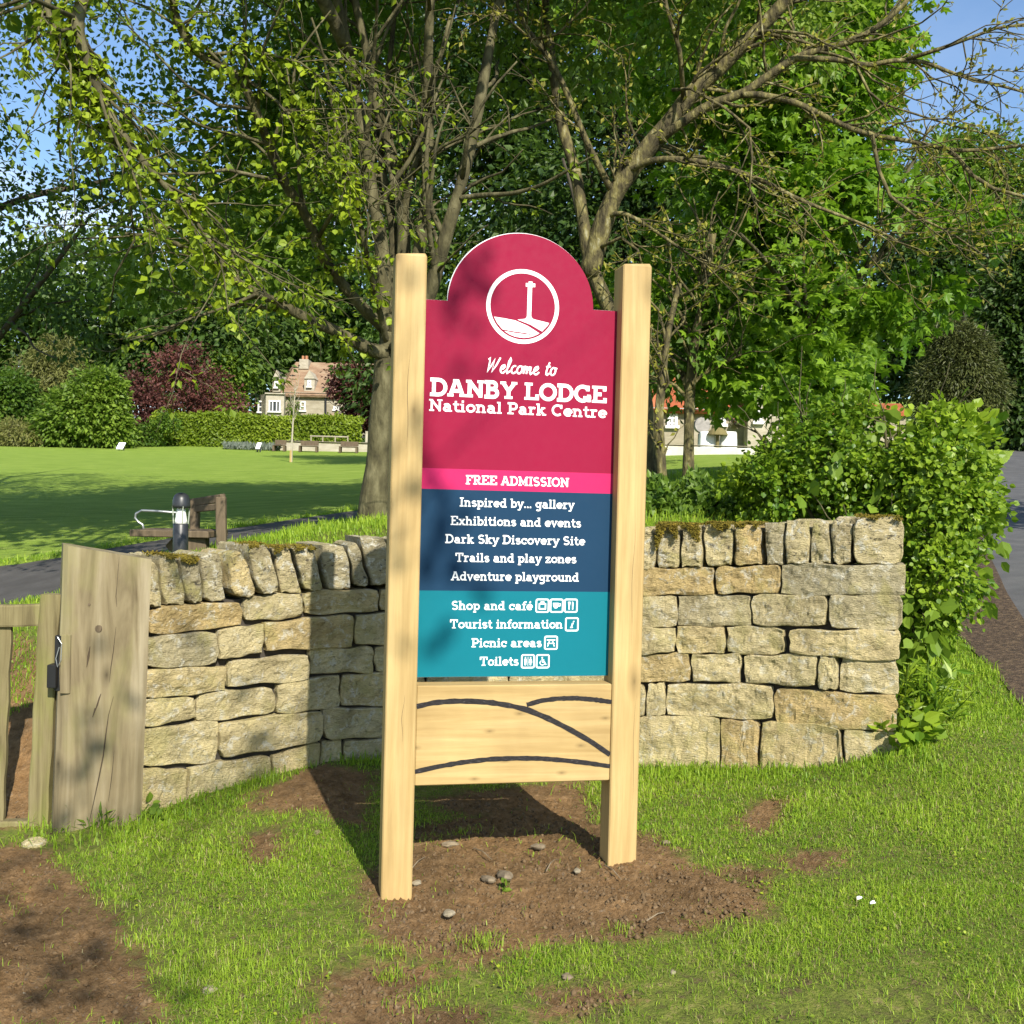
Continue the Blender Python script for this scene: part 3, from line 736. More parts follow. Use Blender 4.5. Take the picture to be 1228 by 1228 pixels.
# ------------------------------------------------------------------ lettering (own slab-serif stroke alphabet)
def arc(cx, cy, rx, ry, a0, a1, n=None):
    n = n or max(4, int(abs(a1-a0)/20))
    return [(cx+rx*math.cos(math.radians(a)), cy+ry*math.sin(math.radians(a))) for a in np.linspace(a0, a1, n+1)]
def V_(x, y0, y1): return ('p', [(x, y0), (x, y1)])
def H_(x0, x1, y): return ('h', x0, x1, y)
def Pp(*pts): 
    out = []
    for p in pts:
        if isinstance(p, list): out += p
        else: out.append(p)
    return ('p', out)
XH = .70
GL = {
 'a': (.72, [Pp(arc(.30,.23,.19,.155,0,360)), Pp((.50,.0),arc(.30,.43,.20,.19,0,150)), H_(.44,.68,0)]),
 'b': (.74, [V_(.17,0,1), H_(0,.17,1), Pp(arc(.40,.35,.23,.27,0,360))]),
 'c': (.66, [Pp(arc(.36,.35,.26,.27,40,320)), V_(.56,.40,.66)]),
 'd': (.76, [V_(.55,0,1), H_(.36,.55,1), H_(.55,.74,0), Pp(arc(.33,.35,.23,.27,0,360))]),
 'e': (.70, [Pp((.12,.36),(.60,.36),arc(.36,.35,.26,.27,10,318))]),
 'f': (.48, [Pp((.22,0),(.22,.74),arc(.40,.74,.18,.18,180,60)), H_(.02,.44,XH), H_(.04,.44,0)]),
 'g': (.74, [Pp(arc(.33,.38,.23,.24,0,360)), Pp((.55,.66),(.55,-.08),arc(.33,-.08,.22,.17,0,-150)), H_(.55,.72,XH)]),
 'h': (.78, [V_(.17,0,1), H_(0,.17,1), H_(.02,.33,0), H_(.43,.74,0), Pp((.17,.40),arc(.37,.42,.20,.20,180,0),(.57,0))]),
 'i': (.42, [V_(.20,0,XH), H_(.03,.20,XH), H_(.02,.38,0), V_(.20,.80,.98)]),
 'k': (.74, [V_(.17,0,1), H_(0,.17,1), H_(.02,.33,0), Pp((.18,.28),(.52,.64)), Pp((.30,.40),(.58,.06)), H_(.38,.66,XH), H_(.44,.74,0)]),
 'l': (.42, [V_(.20,0,1), H_(.03,.20,1), H_(.02,.38,0)]),
 'm': (1.12, [V_(.17,0,XH), H_(0,.17,XH), H_(.02,.32,0), H_(.42,.66,0), H_(.78,1.08,0), Pp((.17,.42),arc(.355,.44,.185,.18,180,0),(.54,0)), Pp((.54,.42),arc(.725,.44,.185,.18,180,0),(.91,0))]),
 'n': (.78, [V_(.17,0,XH), H_(0,.17,XH), H_(.02,.33,0), H_(.43,.74,0), Pp((.17,.40),arc(.37,.42,.20,.20,180,0),(.57,0))]),
 'o': (.72, [Pp(arc(.36,.35,.26,.27,0,360))]),
 'p': (.74, [V_(.17,-.28,XH), H_(0,.17,XH), H_(.02,.34,-.28), Pp(arc(.40,.35,.23,.27,0,360))]),
 'r': (.60, [V_(.20,0,XH), H_(.03,.20,XH), H_(.02,.42,0), Pp((.20,.40),arc(.40,.44,.20,.18,180,50))]),
 's': (.60, [Pp(arc(.30,.50,.18,.125,25,270),arc(.30,.22,.195,.15,90,-155))]),
 't': (.52, [Pp((.22,.92),(.22,.20),arc(.40,.22,.18,.14,180,310)), H_(.02,.46,XH)]),
 'u': (.80, [Pp((.17,XH),(.17,.26),arc(.37,.26,.20,.18,180,360),(.57,.26)), V_(.57,0,XH), H_(0,.17,XH), H_(.40,.57,XH), H_(.57,.76,0)]),
 'v': (.68, [Pp((.10,.66),(.33,.05),(.56,.66)), H_(-.02,.24,XH), H_(.43,.68,XH)]),
 'x': (.70, [Pp((.12,.64),(.56,.06)), Pp((.56,.64),(.12,.06)), H_(0,.27,XH), H_(.41,.68,XH), H_(-.01,.27,0), H_(.41,.70,0)]),
 'y': (.70, [Pp((.10,.66),(.36,.04)), Pp((.60,.66),(.26,-.25)), H_(-.02,.25,XH), H_(.45,.72,XH), H_(.06,.32,-.28)]),
 'z': (.64, [H_(.06,.56,XH), H_(.04,.60,0), Pp((.50,.62),(.11,.08)), V_(.12,.48,.66), V_(.54,.04,.24)]),
 '.': (.30, [V_(.15,0,.17)]),
 'A': (.92, [Pp((.13,.06),(.40,.95)), Pp((.77,.06),(.48,.95)), H_(.26,.56,1), Pp((.22,.33),(.66,.33)), H_(-.02,.30,0), H_(.60,.94,0)]),
 'B': (.82, [V_(.19,0,1), Pp((0,.925),(.42,.925),arc(.42,.735,.17,.19,90,-90),(.19,.545)), Pp((.19,.525),(.46,.525),arc(.46,.30,.20,.225,90,-90),(0,.075))]),
 'C': (.88, [Pp(arc(.46,.5,.36,.42,48,312)), V_(.73,.64,.98)]),
 'D': (.90, [V_(.19,0,1), Pp((0,.925),(.42,.925),arc(.42,.5,.36,.425,90,-90),(0,.075))]),
 'E': (.84, [V_(.19,0,1), H_(0,.74,1), H_(0,.77,0), Pp((.19,.51),(.52,.51)), V_(.68,.70,1), V_(.71,0,.30)]),
 'F': (.78, [V_(.19,0,1), H_(0,.73,1), H_(0,.44,0), Pp((.19,.49),(.52,.49)), V_(.67,.68,1)]),
 'G': (.96, [Pp(arc(.46,.5,.36,.42,48,350)), H_(.50,.92,.36), V_(.80,.02,.45), V_(.73,.66,.98)]),
 'I': (.48, [V_(.23,0,1), H_(.02,.44,1), H_(.02,.44,0)]),
 'L': (.78, [V_(.19,0,1), H_(0,.42,1), H_(0,.73,0), V_(.67,0,.33)]),
 'M': (1.10, [V_(.19,0,1), V_(.87,0,1), Pp((.19,.93),(.53,.25),(.87,.93)), H_(0,.24,1), H_(.82,1.06,1), H_(.02,.37,0), H_(.69,1.04,0)]),
 'N': (.96, [V_(.19,0,1), V_(.76,0,1), Pp((.19,.92),(.76,.10)), H_(0,.24,1), H_(.58,.94,1), H_(.02,.37,0)]),
 'O': (.94, [Pp(arc(.46,.5,.37,.42,0,360))]),
 'P': (.78, [V_(.19,0,1), H_(0,.45,0), Pp((0,.925),(.44,.925),arc(.44,.68,.22,.245,90,-90),(.19,.435))]),
 'R': (.88, [V_(.19,0,1), H_(0,.42,0), Pp((0,.925),(.44,.925),arc(.44,.695,.21,.23,90,-90),(.19,.465)), Pp((.42,.46),(.68,.07)), H_(.58,.88,0)]),
 'S': (.76, [Pp(arc(.37,.71,.24,.21,30,270),arc(.37,.29,.26,.215,90,-150))]),
 'T': (.88, [V_(.43,0,1), H_(.03,.83,1), H_(.22,.64,0), V_(.09,.66,1), V_(.77,.66,1)]),
 'Y': (.88, [Pp((.13,.94),(.43,.46),(.73,.94)), V_(.43,0,.48), H_(-.01,.29,1), H_(.57,.87,1), H_(.22,.64,0)]),
 ' ': (.38, []),
}
GL['é'] = (.70, GL['e'][1] + [Pp((.34,.80),(.46,.98))])
SCRIPT = {
 'W': (.98, [Pp((.00,.86),(.10,.95),(.14,.60),(.12,.06),(.30,.45),(.46,.90),(.44,.06),(.66,.50),(.84,1.02))]),
 'e': (.44, [Pp((.06,.22),(.24,.30),(.33,.44),(.27,.54),arc(.24,.27,.19,.26,95,300),(.46,.18))]),
 'l': (.34, [Pp((.02,.1),(.16,.5),(.24,.88),(.17,1.02),(.10,.8),(.09,.2),(.16,.02),(.34,.16))]),
 'c': (.42, [Pp(arc(.26,.27,.19,.25,60,300),(.44,.16))]),
 'o': (.48, [Pp(arc(.25,.27,.18,.25,60,420)), Pp((.34,.5),(.52,.46))]),
 'm': (.78, [Pp((.02,.48),(.10,.50),(.10,.02)), Pp((.10,.2),(.24,.48),(.33,.46),(.32,.02)), Pp((.32,.2),(.46,.48),(.56,.46),(.56,.10),(.64,.02),(.80,.16))]),
 't': (.36, [Pp((.22,.88),(.12,.30),(.14,.06),(.24,.02),(.36,.14)), Pp((.02,.56),(.36,.60))]),
 ' ': (.42, []),
}
class Flat:
    """flat vinyl shapes in the panel's XZ plane, each stroke a hair above the last"""
    def __init__(s): s.mb = MB(); s.k = 0
    def y(s):
        s.k += 1
        return -0.0006 - 0.00002*(s.k % 37)
    def poly(s, pts):
        y = s.y()
        s.mb.add([(p[0], y, p[1]) for p in pts], [tuple(range(len(pts)))] )
    def stroke(s, pts, w, closed=False):
        pts = np.array(pts, float); n = len(pts)
        if n > 2 and np.linalg.norm(pts[0]-pts[-1]) < 1e-6: closed = True; pts = pts[:-1]; n -= 1
        L = []; R_ = []
        for i in range(n):
            a = pts[i-1] if (i > 0 or closed) else pts[i]; b = pts[(i+1) % n] if (i < n-1 or closed) else pts[i]
            d1 = pts[i]-a; d2 = b-pts[i]
            d1 = d1/(np.linalg.norm(d1)+1e-12); d2 = d2/(np.linalg.norm(d2)+1e-12)
            if np.linalg.norm(pts[i]-a) < 1e-9: d1 = d2
            if np.linalg.norm(b-pts[i]) < 1e-9: d2 = d1
            n1 = np.array([-d1[1], d1[0]]); n2 = np.array([-d2[1], d2[0]])
            mm = n1+n2; mm = mm/(np.linalg.norm(mm)+1e-9); sc = 1/max(.55, mm@n1)
            L.append(pts[i]+mm*w/2*sc); R_.append(pts[i]-mm*w/2*sc)
        y = s.y(); V = [(p[0], y, p[1]) for p in L] + [(p[0], y, p[1]) for p in R_]
        F = []
        for i in range(n if closed else n-1):
            j = (i+1) % n
            F.append((i, n+i, n+j, j))
        s.mb.add(V, F)
    def text(s, txt, x0, x1, base, size, font=GL, w=.19, t=.15, slant=0.0, slope=0.0):
        adv = sum(font[c][0] for c in txt) - .04
        sx = (x1-x0)/adv; cx = 0
        for c in txt:
            a, strokes = font[c]
            for st in strokes:
                if st[0] == 'h':
                    _, h0, h1, y = st
                    ya, yb = (y, y+t) if y <= 0 else (y-t, y)
                    s.poly([(x0+(cx+h0)*sx, base+ya*size), (x0+(cx+h1)*sx, base+ya*size), (x0+(cx+h1)*sx, base+yb*size), (x0+(cx+h0)*sx, base+yb*size)])
                else:
                    s.stroke([(x0+(cx+px+slant*py)*sx, base+py*size) for px, py in st[1]], w*(sx+size)/2)
            cx += a
# ------------------------------------------------------------------ the welcome sign
SY = math.radians(11.4)
SZ = 0.472
def build_sign():
    root = empty('welcome_sign', (-0.3728, 4.2177, 0.0), SY)
    tag(root, 'tall welcome sign board with red, navy and teal panel between two new oak posts', 'sign')
    def uv(px, py):     # panel coordinates of a photographed point
        t = (py-366)/(811-366)
        xl = 511-15.5*t; xr = 737.6-8.0*t
        u = (px-xl)/(xr-xl)*.8
        yt = 362+9.5*u/.8; yb = 813-4*u/.8
        return u, 0.417 + (1.914-.417)*(yb-py)/(yb-yt)
    for u0, u1, zt, sl in ((-.116, .005, 2.548, .006), (.800, .920, 2.570, -.004)):
        pm = MB()
        b = .005
        xs = [(u0+b, -.072), (u1-b, -.072), (u1, -.072+b), (u1, .058-b), (u1-b, .058), (u0+b, .058), (u0, .058-b), (u0, -.072+b)]
        zb = -.45
        V = [(x, y, zb) for x, y in xs] + [(x, y, zt-.010) for x, y in xs]
        cx_, cy_ = (u0+u1)/2, -.007
        V += [(cx_+(x-cx_)*.90, cy_+(y-cy_)*.90, zt+(x-cx_)*.06) for x, y in xs]
        F = [tuple(range(7, -1, -1)), tuple(range(16, 24))]
        for k in (0, 1):
            for i in range(8):
                j = (i+1) % 8
                F.append((k*8+i, k*8+j, (k+1)*8+j, (k+1)*8+i))
        pm.add(V, F)
        po = pm.build('post', M['oak_v'], root)
        rr_ = np.random.default_rng(int(u0*1000)+500)
        for q_ in range(2):
            ck = MB(); xx = rr_.uniform(u0+.02, u1-.02); z0_ = rr_.uniform(.2, zt-.7); L_ = rr_.uniform(.18, .5); w_ = rr_.uniform(.0005, .0009)
            pts_ = [(xx+.004*math.sin(i*.9+q_)+.0006*i, z0_+L_*i/8, w_*math.sin(PI*(i+.3)/8.6)) for i in range(9)]
            Vv = [(p[0]-p[2], -.0723, p[1]) for p in pts_]+[(p[0]+p[2], -.0723, p[1]) for p in pts_]
            ck.add(Vv, [(i, 9+i, 10+i, i+1) for i in range(8)]); ck.build('drying_crack', M['crack'], po)
    # panel: crimson top with a round head, pink, navy and teal bands
    pb = MB()
    def band(v0, v1, k):
        pb.cm = k; pb.prism([(-.02, SZ+v0), (.82, SZ+v0), (.82, SZ+v1), (-.02, SZ+v1)], 0, .012)
    vp = uv(620, 589.)[1]; vk = uv(620, 564.5)[1]; vn = uv(620, 708.8)[1]
    band(.417, vn, 3); band(vn, vp, 2); band(vp, vk, 1)
    pb.cm = 0
    head = arc(.3985, SZ+1.914, .2985, .288, 0, 180, 48)
    pb.prism([(-.02, SZ+vk), (.82, SZ+vk), (.82, SZ+1.914)] + head + [(-.02, SZ+1.914)], 0, .012)
    ab = MB(); ab.prism([(-.02, SZ+.414), (.82, SZ+.414), (.82, SZ+1.9165)] + arc(.3985, SZ+1.9165, .3015, .2905, 0, 180, 48) + [(-.02, SZ+1.9165)], .0125, .016)
    panel = pb.build('panel', [M['red'], M['pink'], M['navy'], M['teal']], root)
    ab.build('backing_plate', M['alu'], panel)
    def line(txt, xa, xb, yc, cap, mat='white', font=GL, w=.19, t=.15, slant=0, name='lettering', base=None):
        f = Flat()
        u0, v = uv(xa, yc); u1, _ = uv(xb, yc)
        f.text(txt, u0, u1, SZ + v - cap/2, cap, font, w, t, slant)
        return f.build_(name)
    def fb(self, name): return self.mb.build(name, M['white'], panel)
    Flat.build_ = fb
    line('Welcome to', 582, 663, 438.5, .060, font=SCRIPT, w=.115, slant=.22)
    line('DANBY LODGE', 518, 725.5, 466.0, .069, w=.205, t=.16)
    line('National Park Centre', 516.5, 725.5, 487.6, .047, w=.165, t=.13)
    line('FREE ADMISSION', 558, 680, 576, .037, w=.175, t=.14)
    line('Inspired by... gallery', 550.5, 686.5, 602.8, .036, w=.16, t=.12)
    line('Exhibitions and events', 540, 695, 625, .036, w=.16, t=.12)
    line('Dark Sky Discovery Site', 533.5, 700, 646.8, .036, w=.16, t=.12)
    line('Trails and play zones', 545, 689.5, 669, .036, w=.16, t=.12)
    line('Adventure playground', 540, 692.5, 691.3, .036, w=.16, t=.12)
    line('Shop and café', 540, 636.5, 726.6, .036, w=.16, t=.12)
    line('Tourist information', 538, 673, 748.8, .036, w=.16, t=.12)
    line('Picnic areas', 563.5, 647.5, 771.2, .036, w=.16, t=.12)
    line('Toilets', 573, 619.5, 793.3, .036, w=.16, t=.12)
    # pictograms in rounded frames
    def icon(px, py, draw):
        f = Flat(); u, v = uv(px, py); h = .0255
        c = (u, SZ+v)
        r = .006; q = h-r
        ring = arc(q, q, r, r, 0, 90, 4) + arc(-q, q, r, r, 90, 180, 4) + arc(-q, -q, r, r, 180, 270, 4) + arc(q, -q, r, r, 270, 360, 4)
        f.stroke([(c[0]+a, c[1]+b) for a, b in ring] + [(c[0]+ring[0][0], c[1]+ring[0][1])], .0062)
        T = lambda pts: [(c[0]+a*h, c[1]+b*h) for a, b in pts]
        draw(f, T, h)
        f.build_('pictogram')
    def i_bag(f, T, h):
        f.stroke(T([(-.5,-.5),(.5,-.5),(.5,.3),(-.5,.3),(-.5,-.5)]), .16*h*1.3); f.stroke(T([(-.22,.3),(-.22,.6),(.22,.6),(.22,.3)]), .16*h)
    def i_cup(f, T, h):
        f.poly(T([(-.62,.45),(-.58,-.05),(-.35,-.42),(.05,-.42),(.28,-.05),(.32,.45)])); f.stroke(T([(.3,.35),(.6,.3),(.6,.0),(.25,-.1)]), .13*h)
    def i_fork(f, T, h):
        f.stroke(T([(-.28,-.62),(-.28,.1)]), .2*h); f.poly(T([(-.5,.62),(-.42,.05),(-.14,.05),(-.06,.62)])); f.stroke(T([(.3,-.62),(.3,.1)]), .2*h); f.poly(T([(.18,0),(.45,0),(.45,.4),(.3,.64),(.18,.64)]))
    def i_info(f, T, h):
        f.poly(T([(.12,.36),(.34,.62),(.42,.44),(.28,.30)])); f.poly(T([(-.06,.18),(.30,.22),(.02,-.40),(.2,-.44),(.14,-.58),(-.34,-.58),(-.2,-.46),(.0,.06)]))
    def i_pic(f, T, h):
        f.stroke(T([(-.7,.45),(.7,.45)]), .18*h); f.stroke(T([(-.6,-.1),(.6,-.1)]), .14*h); f.stroke(T([(-.2,.45),(-.55,-.6)]), .16*h); f.stroke(T([(.2,.45),(.55,-.6)]), .16*h)
    def i_wc(f, T, h):
        for x in (-.42, .42):
            f.poly(T([(x+.11*math.cos(a), .58+.11*math.sin(a)) for a in np.linspace(0, 6.28, 9)[:-1]]))
            f.poly(T([(x-.2,.4),(x+.2,.4),(x+.17,-.1),(x+.13,-.62),(x-.13,-.62),(x-.17,-.1)] if x < 0 else [(x-.16,.4),(x+.16,.4),(x+.28,-.22),(x+.12,-.22),(x+.12,-.62),(x-.12,-.62),(x-.12,-.22),(x-.28,-.22)]))
        f.stroke(T([(0,.7),(0,-.7)]), .07*h)
    def i_acc(f, T, h):
        f.poly(T([(-.1+.12*math.cos(a), .58+.12*math.sin(a)) for a in np.linspace(0, 6.28, 9)[:-1]]))
        f.stroke(T([(-.1,.42),(-.05,-.12),(.3,-.12),(.45,-.5),(.6,-.46)]), .17*h); f.stroke(T([(-.08,.2),(.28,.2)]), .12*h)
        f.stroke(T(arc(-.05,-.22,.40,.38,130,340)), .12*h)
    for px, py, d in ((648.5,725.8,i_bag),(665.8,725.6,i_cup),(683.2,725.4,i_fork),(684.5,747.8,i_info),(659,770.2,i_pic),(631,792.8,i_wc),(649,792.6,i_acc)):
        icon(px, py, d)
    # round emblem: moorland cross on a hill
    f = Flat(); u, v = uv(625.3, 368.2); c = (u, SZ+v); R0 = .1415; k = 1/989.
    f.stroke([(c[0]+R0*math.cos(a), c[1]+R0*math.sin(a)) for a in np.linspace(0, 2*PI, 65)], .0165)
    E = lambda pts: [(c[0]+(x-633)*k, c[1]-(y-370)*k) for x, y in pts]
    rin = .128
    def crop(pts, r=rin*.985):
        o = []
        for x, y in pts:
            dx, dy = x-c[0], y-c[1]; d = math.hypot(dx, dy)
            o.append((c[0]+dx*r/d, c[1]+dy*r/d) if d > r else (x, y))
        return o
    f.poly(crop(E([(505,422),(560,421),(604,427),(655,446),(704,474),(690,484),(640,474),(600,471),(545,474),(520,448)])))
    f.poly(crop(E([(612,423),(640,419),(650,414),(668,414),(684,419),(745,431),(742,445),(716,467),(665,440)])))
    f.poly(crop(E([(553,480),(600,476),(640,479),(690,489),(670,492),(640,497),(600,499),(575,493)])))
    f.poly(crop(E([(580,500),(633,503),(684,491),(660,508),(633,514),(600,508)])))
    f.stroke(E([(659,418),(660,290)]), .0175); f.stroke(E([(643,283),(681,283)]), .0145); f.stroke(E([(662,292),(662,269)]), .016)
    f.poly(E([(645,418),(652,405),(667,405),(674,418)]))
    f.build_('emblem')
    # lower oak beam with three charred curves
    bm = MB(); bm.bevbox((.4025, -.017, SZ+.1965), (.7945, .092, .393), .004)
    beam = bm.build('beam', M['oak_h'], root)
    g = MB()
    def groove(pts, w):
        P = []
        for x, y in pts:
            uu = (x-194)/721*.8; vv = .393*(1-(y-114)/(370-20*uu/.8)); P.append((min(max(uu, .0065), .7985), vv))
        P = resample(P, 40)
        d = np.gradient(P, axis=0); d /= np.linalg.norm(d, axis=1, keepdims=True); nn = np.stack([-d[:, 1], d[:, 0]], 1)
        jit = rng.normal(0, .0007, (40, 1))
        a = P+nn*(w/2+jit); b = P-nn*(w/2+jit)
        y = -.0645 - .0004*len(g.f)/1000
        V = [(p[0], y, SZ+p[1]) for p in a] + [(p[0], y, SZ+p[1]) for p in b] + [(p[0], -.060, SZ+p[1]) for p in a] + [(p[0], -.060, SZ+p[1]) for p in b]
        F = []
        for i in range(39):
            F += [(i, 40+i, 41+i, i+1), (80+i, i, i+1, 81+i), (40+i, 120+i, 121+i, 41+i)]
        g.add(V, F)
    groove([(190,190),(260,176),(330,171),(400,172),(470,178),(540,190),(600,205),(680,238),(760,278),(840,322),(918,370)], .0205)
    g2 = [(597,187),(650,172),(710,165),(780,164),(850,170),(918,179)]
    groove(g2, .0185)
    groove([(186,431),(280,412),(370,396),(470,385),(560,382),(650,383),(740,390),(830,400),(918,412)], .0185)
    g.build('groove', M['groove'], beam)
build_sign()

# ------------------------------------------------------------------ gate post, gate, bollard light, bench
def build_gate():
    D = 5.10
    TL, TR, BL, BR = at(72,653,D-.06), at(181,671,D+.08), at(57,1003,D-.06), at(167,980,D+.08)
    root = empty('gate_post', ((BL[0]+BR[0])/2, D, G(-2.0, D)))
    tag(root, 'massive weathered timber gate post with cracks standing at the left end of the stone wall', 'gate post')
    o = np.array(root.location)
    p = MB(); dep = .19
    nz_, nx_ = 40, 14
    tz = np.linspace(0, 1, nz_); tx = np.linspace(0, 1, nx_)
    def surf(yoff, fl):
        V = []
        for a in tz:
            for b in tx:
                bot = BL*(1-b)+BR*b; top = TL*(1-b)+TR*b
                bot = bot - np.array([0, 0, .22])
                q = bot*(1-a)+top*a
                r = .012
                e = min(b, 1-b)*.44
                rr = r*(1-math.sqrt(max(0, 1-(1-min(e/r, 1))**2)))
                ch = 0.028*max(0, 1-b/.20) if fl > 0 else 0
                wv = .003*math.sin(b*19+a*3)+.003*math.sin(b*43+a*5+1)+.0025*math.sin(a*17+b*4)
                q = q + np.array([-.33*yoff, .944*yoff + fl*(rr+ch+wv), 0])
                V.append(q - o)
        return V
    A = surf(0, 1); B = surf(dep, -1)
    F = []
    ix = lambda i, j: i*nx_+j
    nA = len(A)
    for i in range(nz_-1):
        for j in range(nx_-1):
            F.append((ix(i,j), ix(i,j+1), ix(i+1,j+1), ix(i+1,j)))
            F.append((nA+ix(i,j), nA+ix(i+1,j), nA+ix(i+1,j+1), nA+ix(i,j+1)))
        F.append((ix(i,0), ix(i+1,0), nA+ix(i+1,0), nA+ix(i,0)))
        F.append((ix(i,nx_-1), nA+ix(i,nx_-1), nA+ix(i+1,nx_-1), ix(i+1,nx_-1)))
    for j in range(nx_-1):
        F.append((ix(nz_-1,j), ix(nz_-1,j+1), nA+ix(nz_-1,j+1), nA+ix(nz_-1,j)))
    p.add(A+B, F)
    body = p.build('post_body', M['old_post'], root)
    # drying cracks: thin dark slivers a hair proud of the face
    def crack(pts, w):
        c = MB()
        for i in range(len(pts)-1):
            fd = lambda px: D-.06+.14*np.clip((px-64)/110, 0, 1)-.0075
            a = at(*pts[i], fd(pts[i][0]))-o; b = at(*pts[i+1], fd(pts[i+1][0]))-o
            wa = w*math.sin(PI*(i+.15)/(len(pts)-.7)); wb = w*math.sin(PI*(i+1.15)/(len(pts)-.7))
            wa, wb = max(wa, .0006), max(wb, .0006)
            c.add([a+[-wa,0,0], a+[wa,0,0], b+[wb,0,0], b+[-wb,0,0]], [(0,1,2,3)])
        c.build('crack', M['crack'], body)
    crack([(143,668),(141,690),(139,715),(140,728)], .0022)
    crack([(139,752),(136,780),(133,800),(131,818)], .0020)
    crack([(136,835),(130,858),(127,880),(124,905),(119,930),(113,958),(107,985)], .0030)
    crack([(121,832),(116,845),(111,860)], .0065)
    crack([(108,775),(106,787),(104,800)], .0055)
    crack([(137,900),(134,930),(130,960)], .0016)
    for (x, y, r) in ((118,754,.017),(107,725,.006),(112,675,.006),(158,722,.005)):
        k = MB(); q = at(x, y, D-.06+.14*np.clip((x-64)/110, 0, 1)-.007)-o
        k.lathe([(r*.2,-.004),(r,-.003),(r*.95,.003)], (0,0,0), 10)
        k.v = [(v[0]+q[0], -v[2]+q[1], v[1]*1.1+q[2]) for v in k.v]
        k.build('knot', M['old_bench'], body)
    # ---- gate
    g = empty('gate', (at(0,1000,D)[0], D+.05, G(-2.4, D)))
    tag(g, 'weathered wooden field gate with mossy stile beside the thick post', 'gate')
    go = np.array(g.location); Dg = D+.03
    def plank(name, q0, q1, w, d, mat='old_gate', Dd=Dg, par=g, horiz=False):
        a = at(*q0, Dd); b = at(*q1, Dd)
        mb = MB(); n = 14
        t = np.linspace(0, 1, n)[:, None]
        cpts = a*(1-t)+b*t - go
        wd = np.array([0,0,1.0]) if horiz else np.array([1.0,0,0])
        ring = [(-.5,0),(-.42,-.06),(.42,-.06),(.5,0),(.5,1),(-.5,1)]
        V = []
        for i, cc in enumerate(cpts):
            jx = .0035*math.sin(i*1.7+q0[0]); 
            for (rw, rd) in ring: V.append(cc + wd*(rw*w+jx) + np.array([0, rd*d, 0]))
        F = [tuple(range(5,-1,-1)), tuple((n-1)*6+k for k in range(6))]
        for i in range(n-1):
            for k in range(6):
                k2 = (k+1) % 6
                F.append((i*6+k, i*6+k2, (i+1)*6+k2, (i+1)*6+k))
        mb.add(V, F)
        return mb.build(name, M[mat], par)
    st = plank('stile', (43,1015), (60,713), .098, .07)
    plank('rail', (-430,740), (49,738), .105, .05, Dd=Dg+.008, horiz=True)
    plank('rail', (-440,1010), (40,998), .105, .05, Dd=Dg+.008, horiz=True)
    for x0, x1 in ((-6, 4), (-95, -84), (-190, -178), (-285, -272)):
        plank('pale', (x0,988), (x1,752), .075, .022, Dd=Dg+.03)
    plank('hanging_stile', (-450,1015), (-425,713), .098, .07)
    # spring latch on the stile with its wooden block on the post
    l = MB(); Dl = D-.02
    def bx(mb, x0, y0, x1, y1, d0, d1, off=go):
        a = at(x0, y0, Dl); b = at(x1, y1, Dl)
        mb.bevbox(((a[0]+b[0])/2-off[0], Dl+(d0+d1)/2-off[1], (a[2]+b[2])/2-off[2]), (abs(b[0]-a[0]), d1-d0, abs(a[2]-b[2])), .003)
    bx(l, 60, 796, 70, 824, -.035, .03); bx(l, 66, 762, 77, 829, -.004, .03)
    lt = l.build('latch', M['iron'], st)
    w_ = MB()
    w_.tube([at(69,764,Dl-.03)-go, at(74,772,Dl-.035)-go, at(73,792,Dl-.035)-go, at(69,800,Dl-.03)-go, at(67,790,Dl-.03)-go, at(71,776,Dl-.03)-go], .0022, 6)
    w_.build('latch_spring', M['steel'], st)
    b_ = MB(); bx(b_, 76, 760, 86, 831, -.028, .022, o)
    b_.build('latch_block', M['old_post'], root)
    s_ = MB()
    q = on(42, 1013); s_.lathe([(.02,-.05),(.062,-.03),(.060,.010),(.035,.024)], (0,0,0), 9)
    so = s_.build('stone', M['stone']); so.location = tuple(q)
    tag(so, 'small flat stone at the foot of the mossy gate stile', 'stone')
build_gate()
def build_bollard():
    D = 7.0
    b = at(216, 672, D); root = empty('bollard_light', (b[0], b[1], G(b[0], b[1])))
    tag(root, 'black bollard light with a white lens and domed cap behind the wall', 'bollard light')
    k = D/FPX; z0 = root.location.z
    zt = lambda py: at(216, py, D)[2]-z0
    m1 = MB(); m1.lathe([(9*k,-.3),(9*k,zt(628)-.006),(8.2*k,zt(628))], (0,0,0), 20); m1.build('bollard_shaft', M['black'], root, True)
    m2 = MB(); m2.lathe([(7.6*k,zt(628)),(7.2*k,zt(624)),(5.2*k,zt(612)),(5.0*k,zt(608))], (0,0,0), 16); m2.build('lamp_lens', M['bulb'], root, True)
    m4 = MB()
    for a in range(4):
        t = a*PI/2+.5
        m4.tube([(8.6*k*math.cos(t), 8.6*k*math.sin(t), zt(628)), (10*k*math.cos(t), 10*k*math.sin(t), zt(607))], .0045, 6)
    m4.build('lamp_guard', M['clear'], root)
    m3 = MB(); m3.lathe([(10.6*k,zt(609)),(10.8*k,zt(606)),(9.8*k,zt(598)),(7.8*k,zt(593.5)),(4*k,zt(591.2)),(.6*k,zt(590.6))], (0,0,0), 20); m3.build('lamp_cap', M['black'], root, True)
build_bollard()
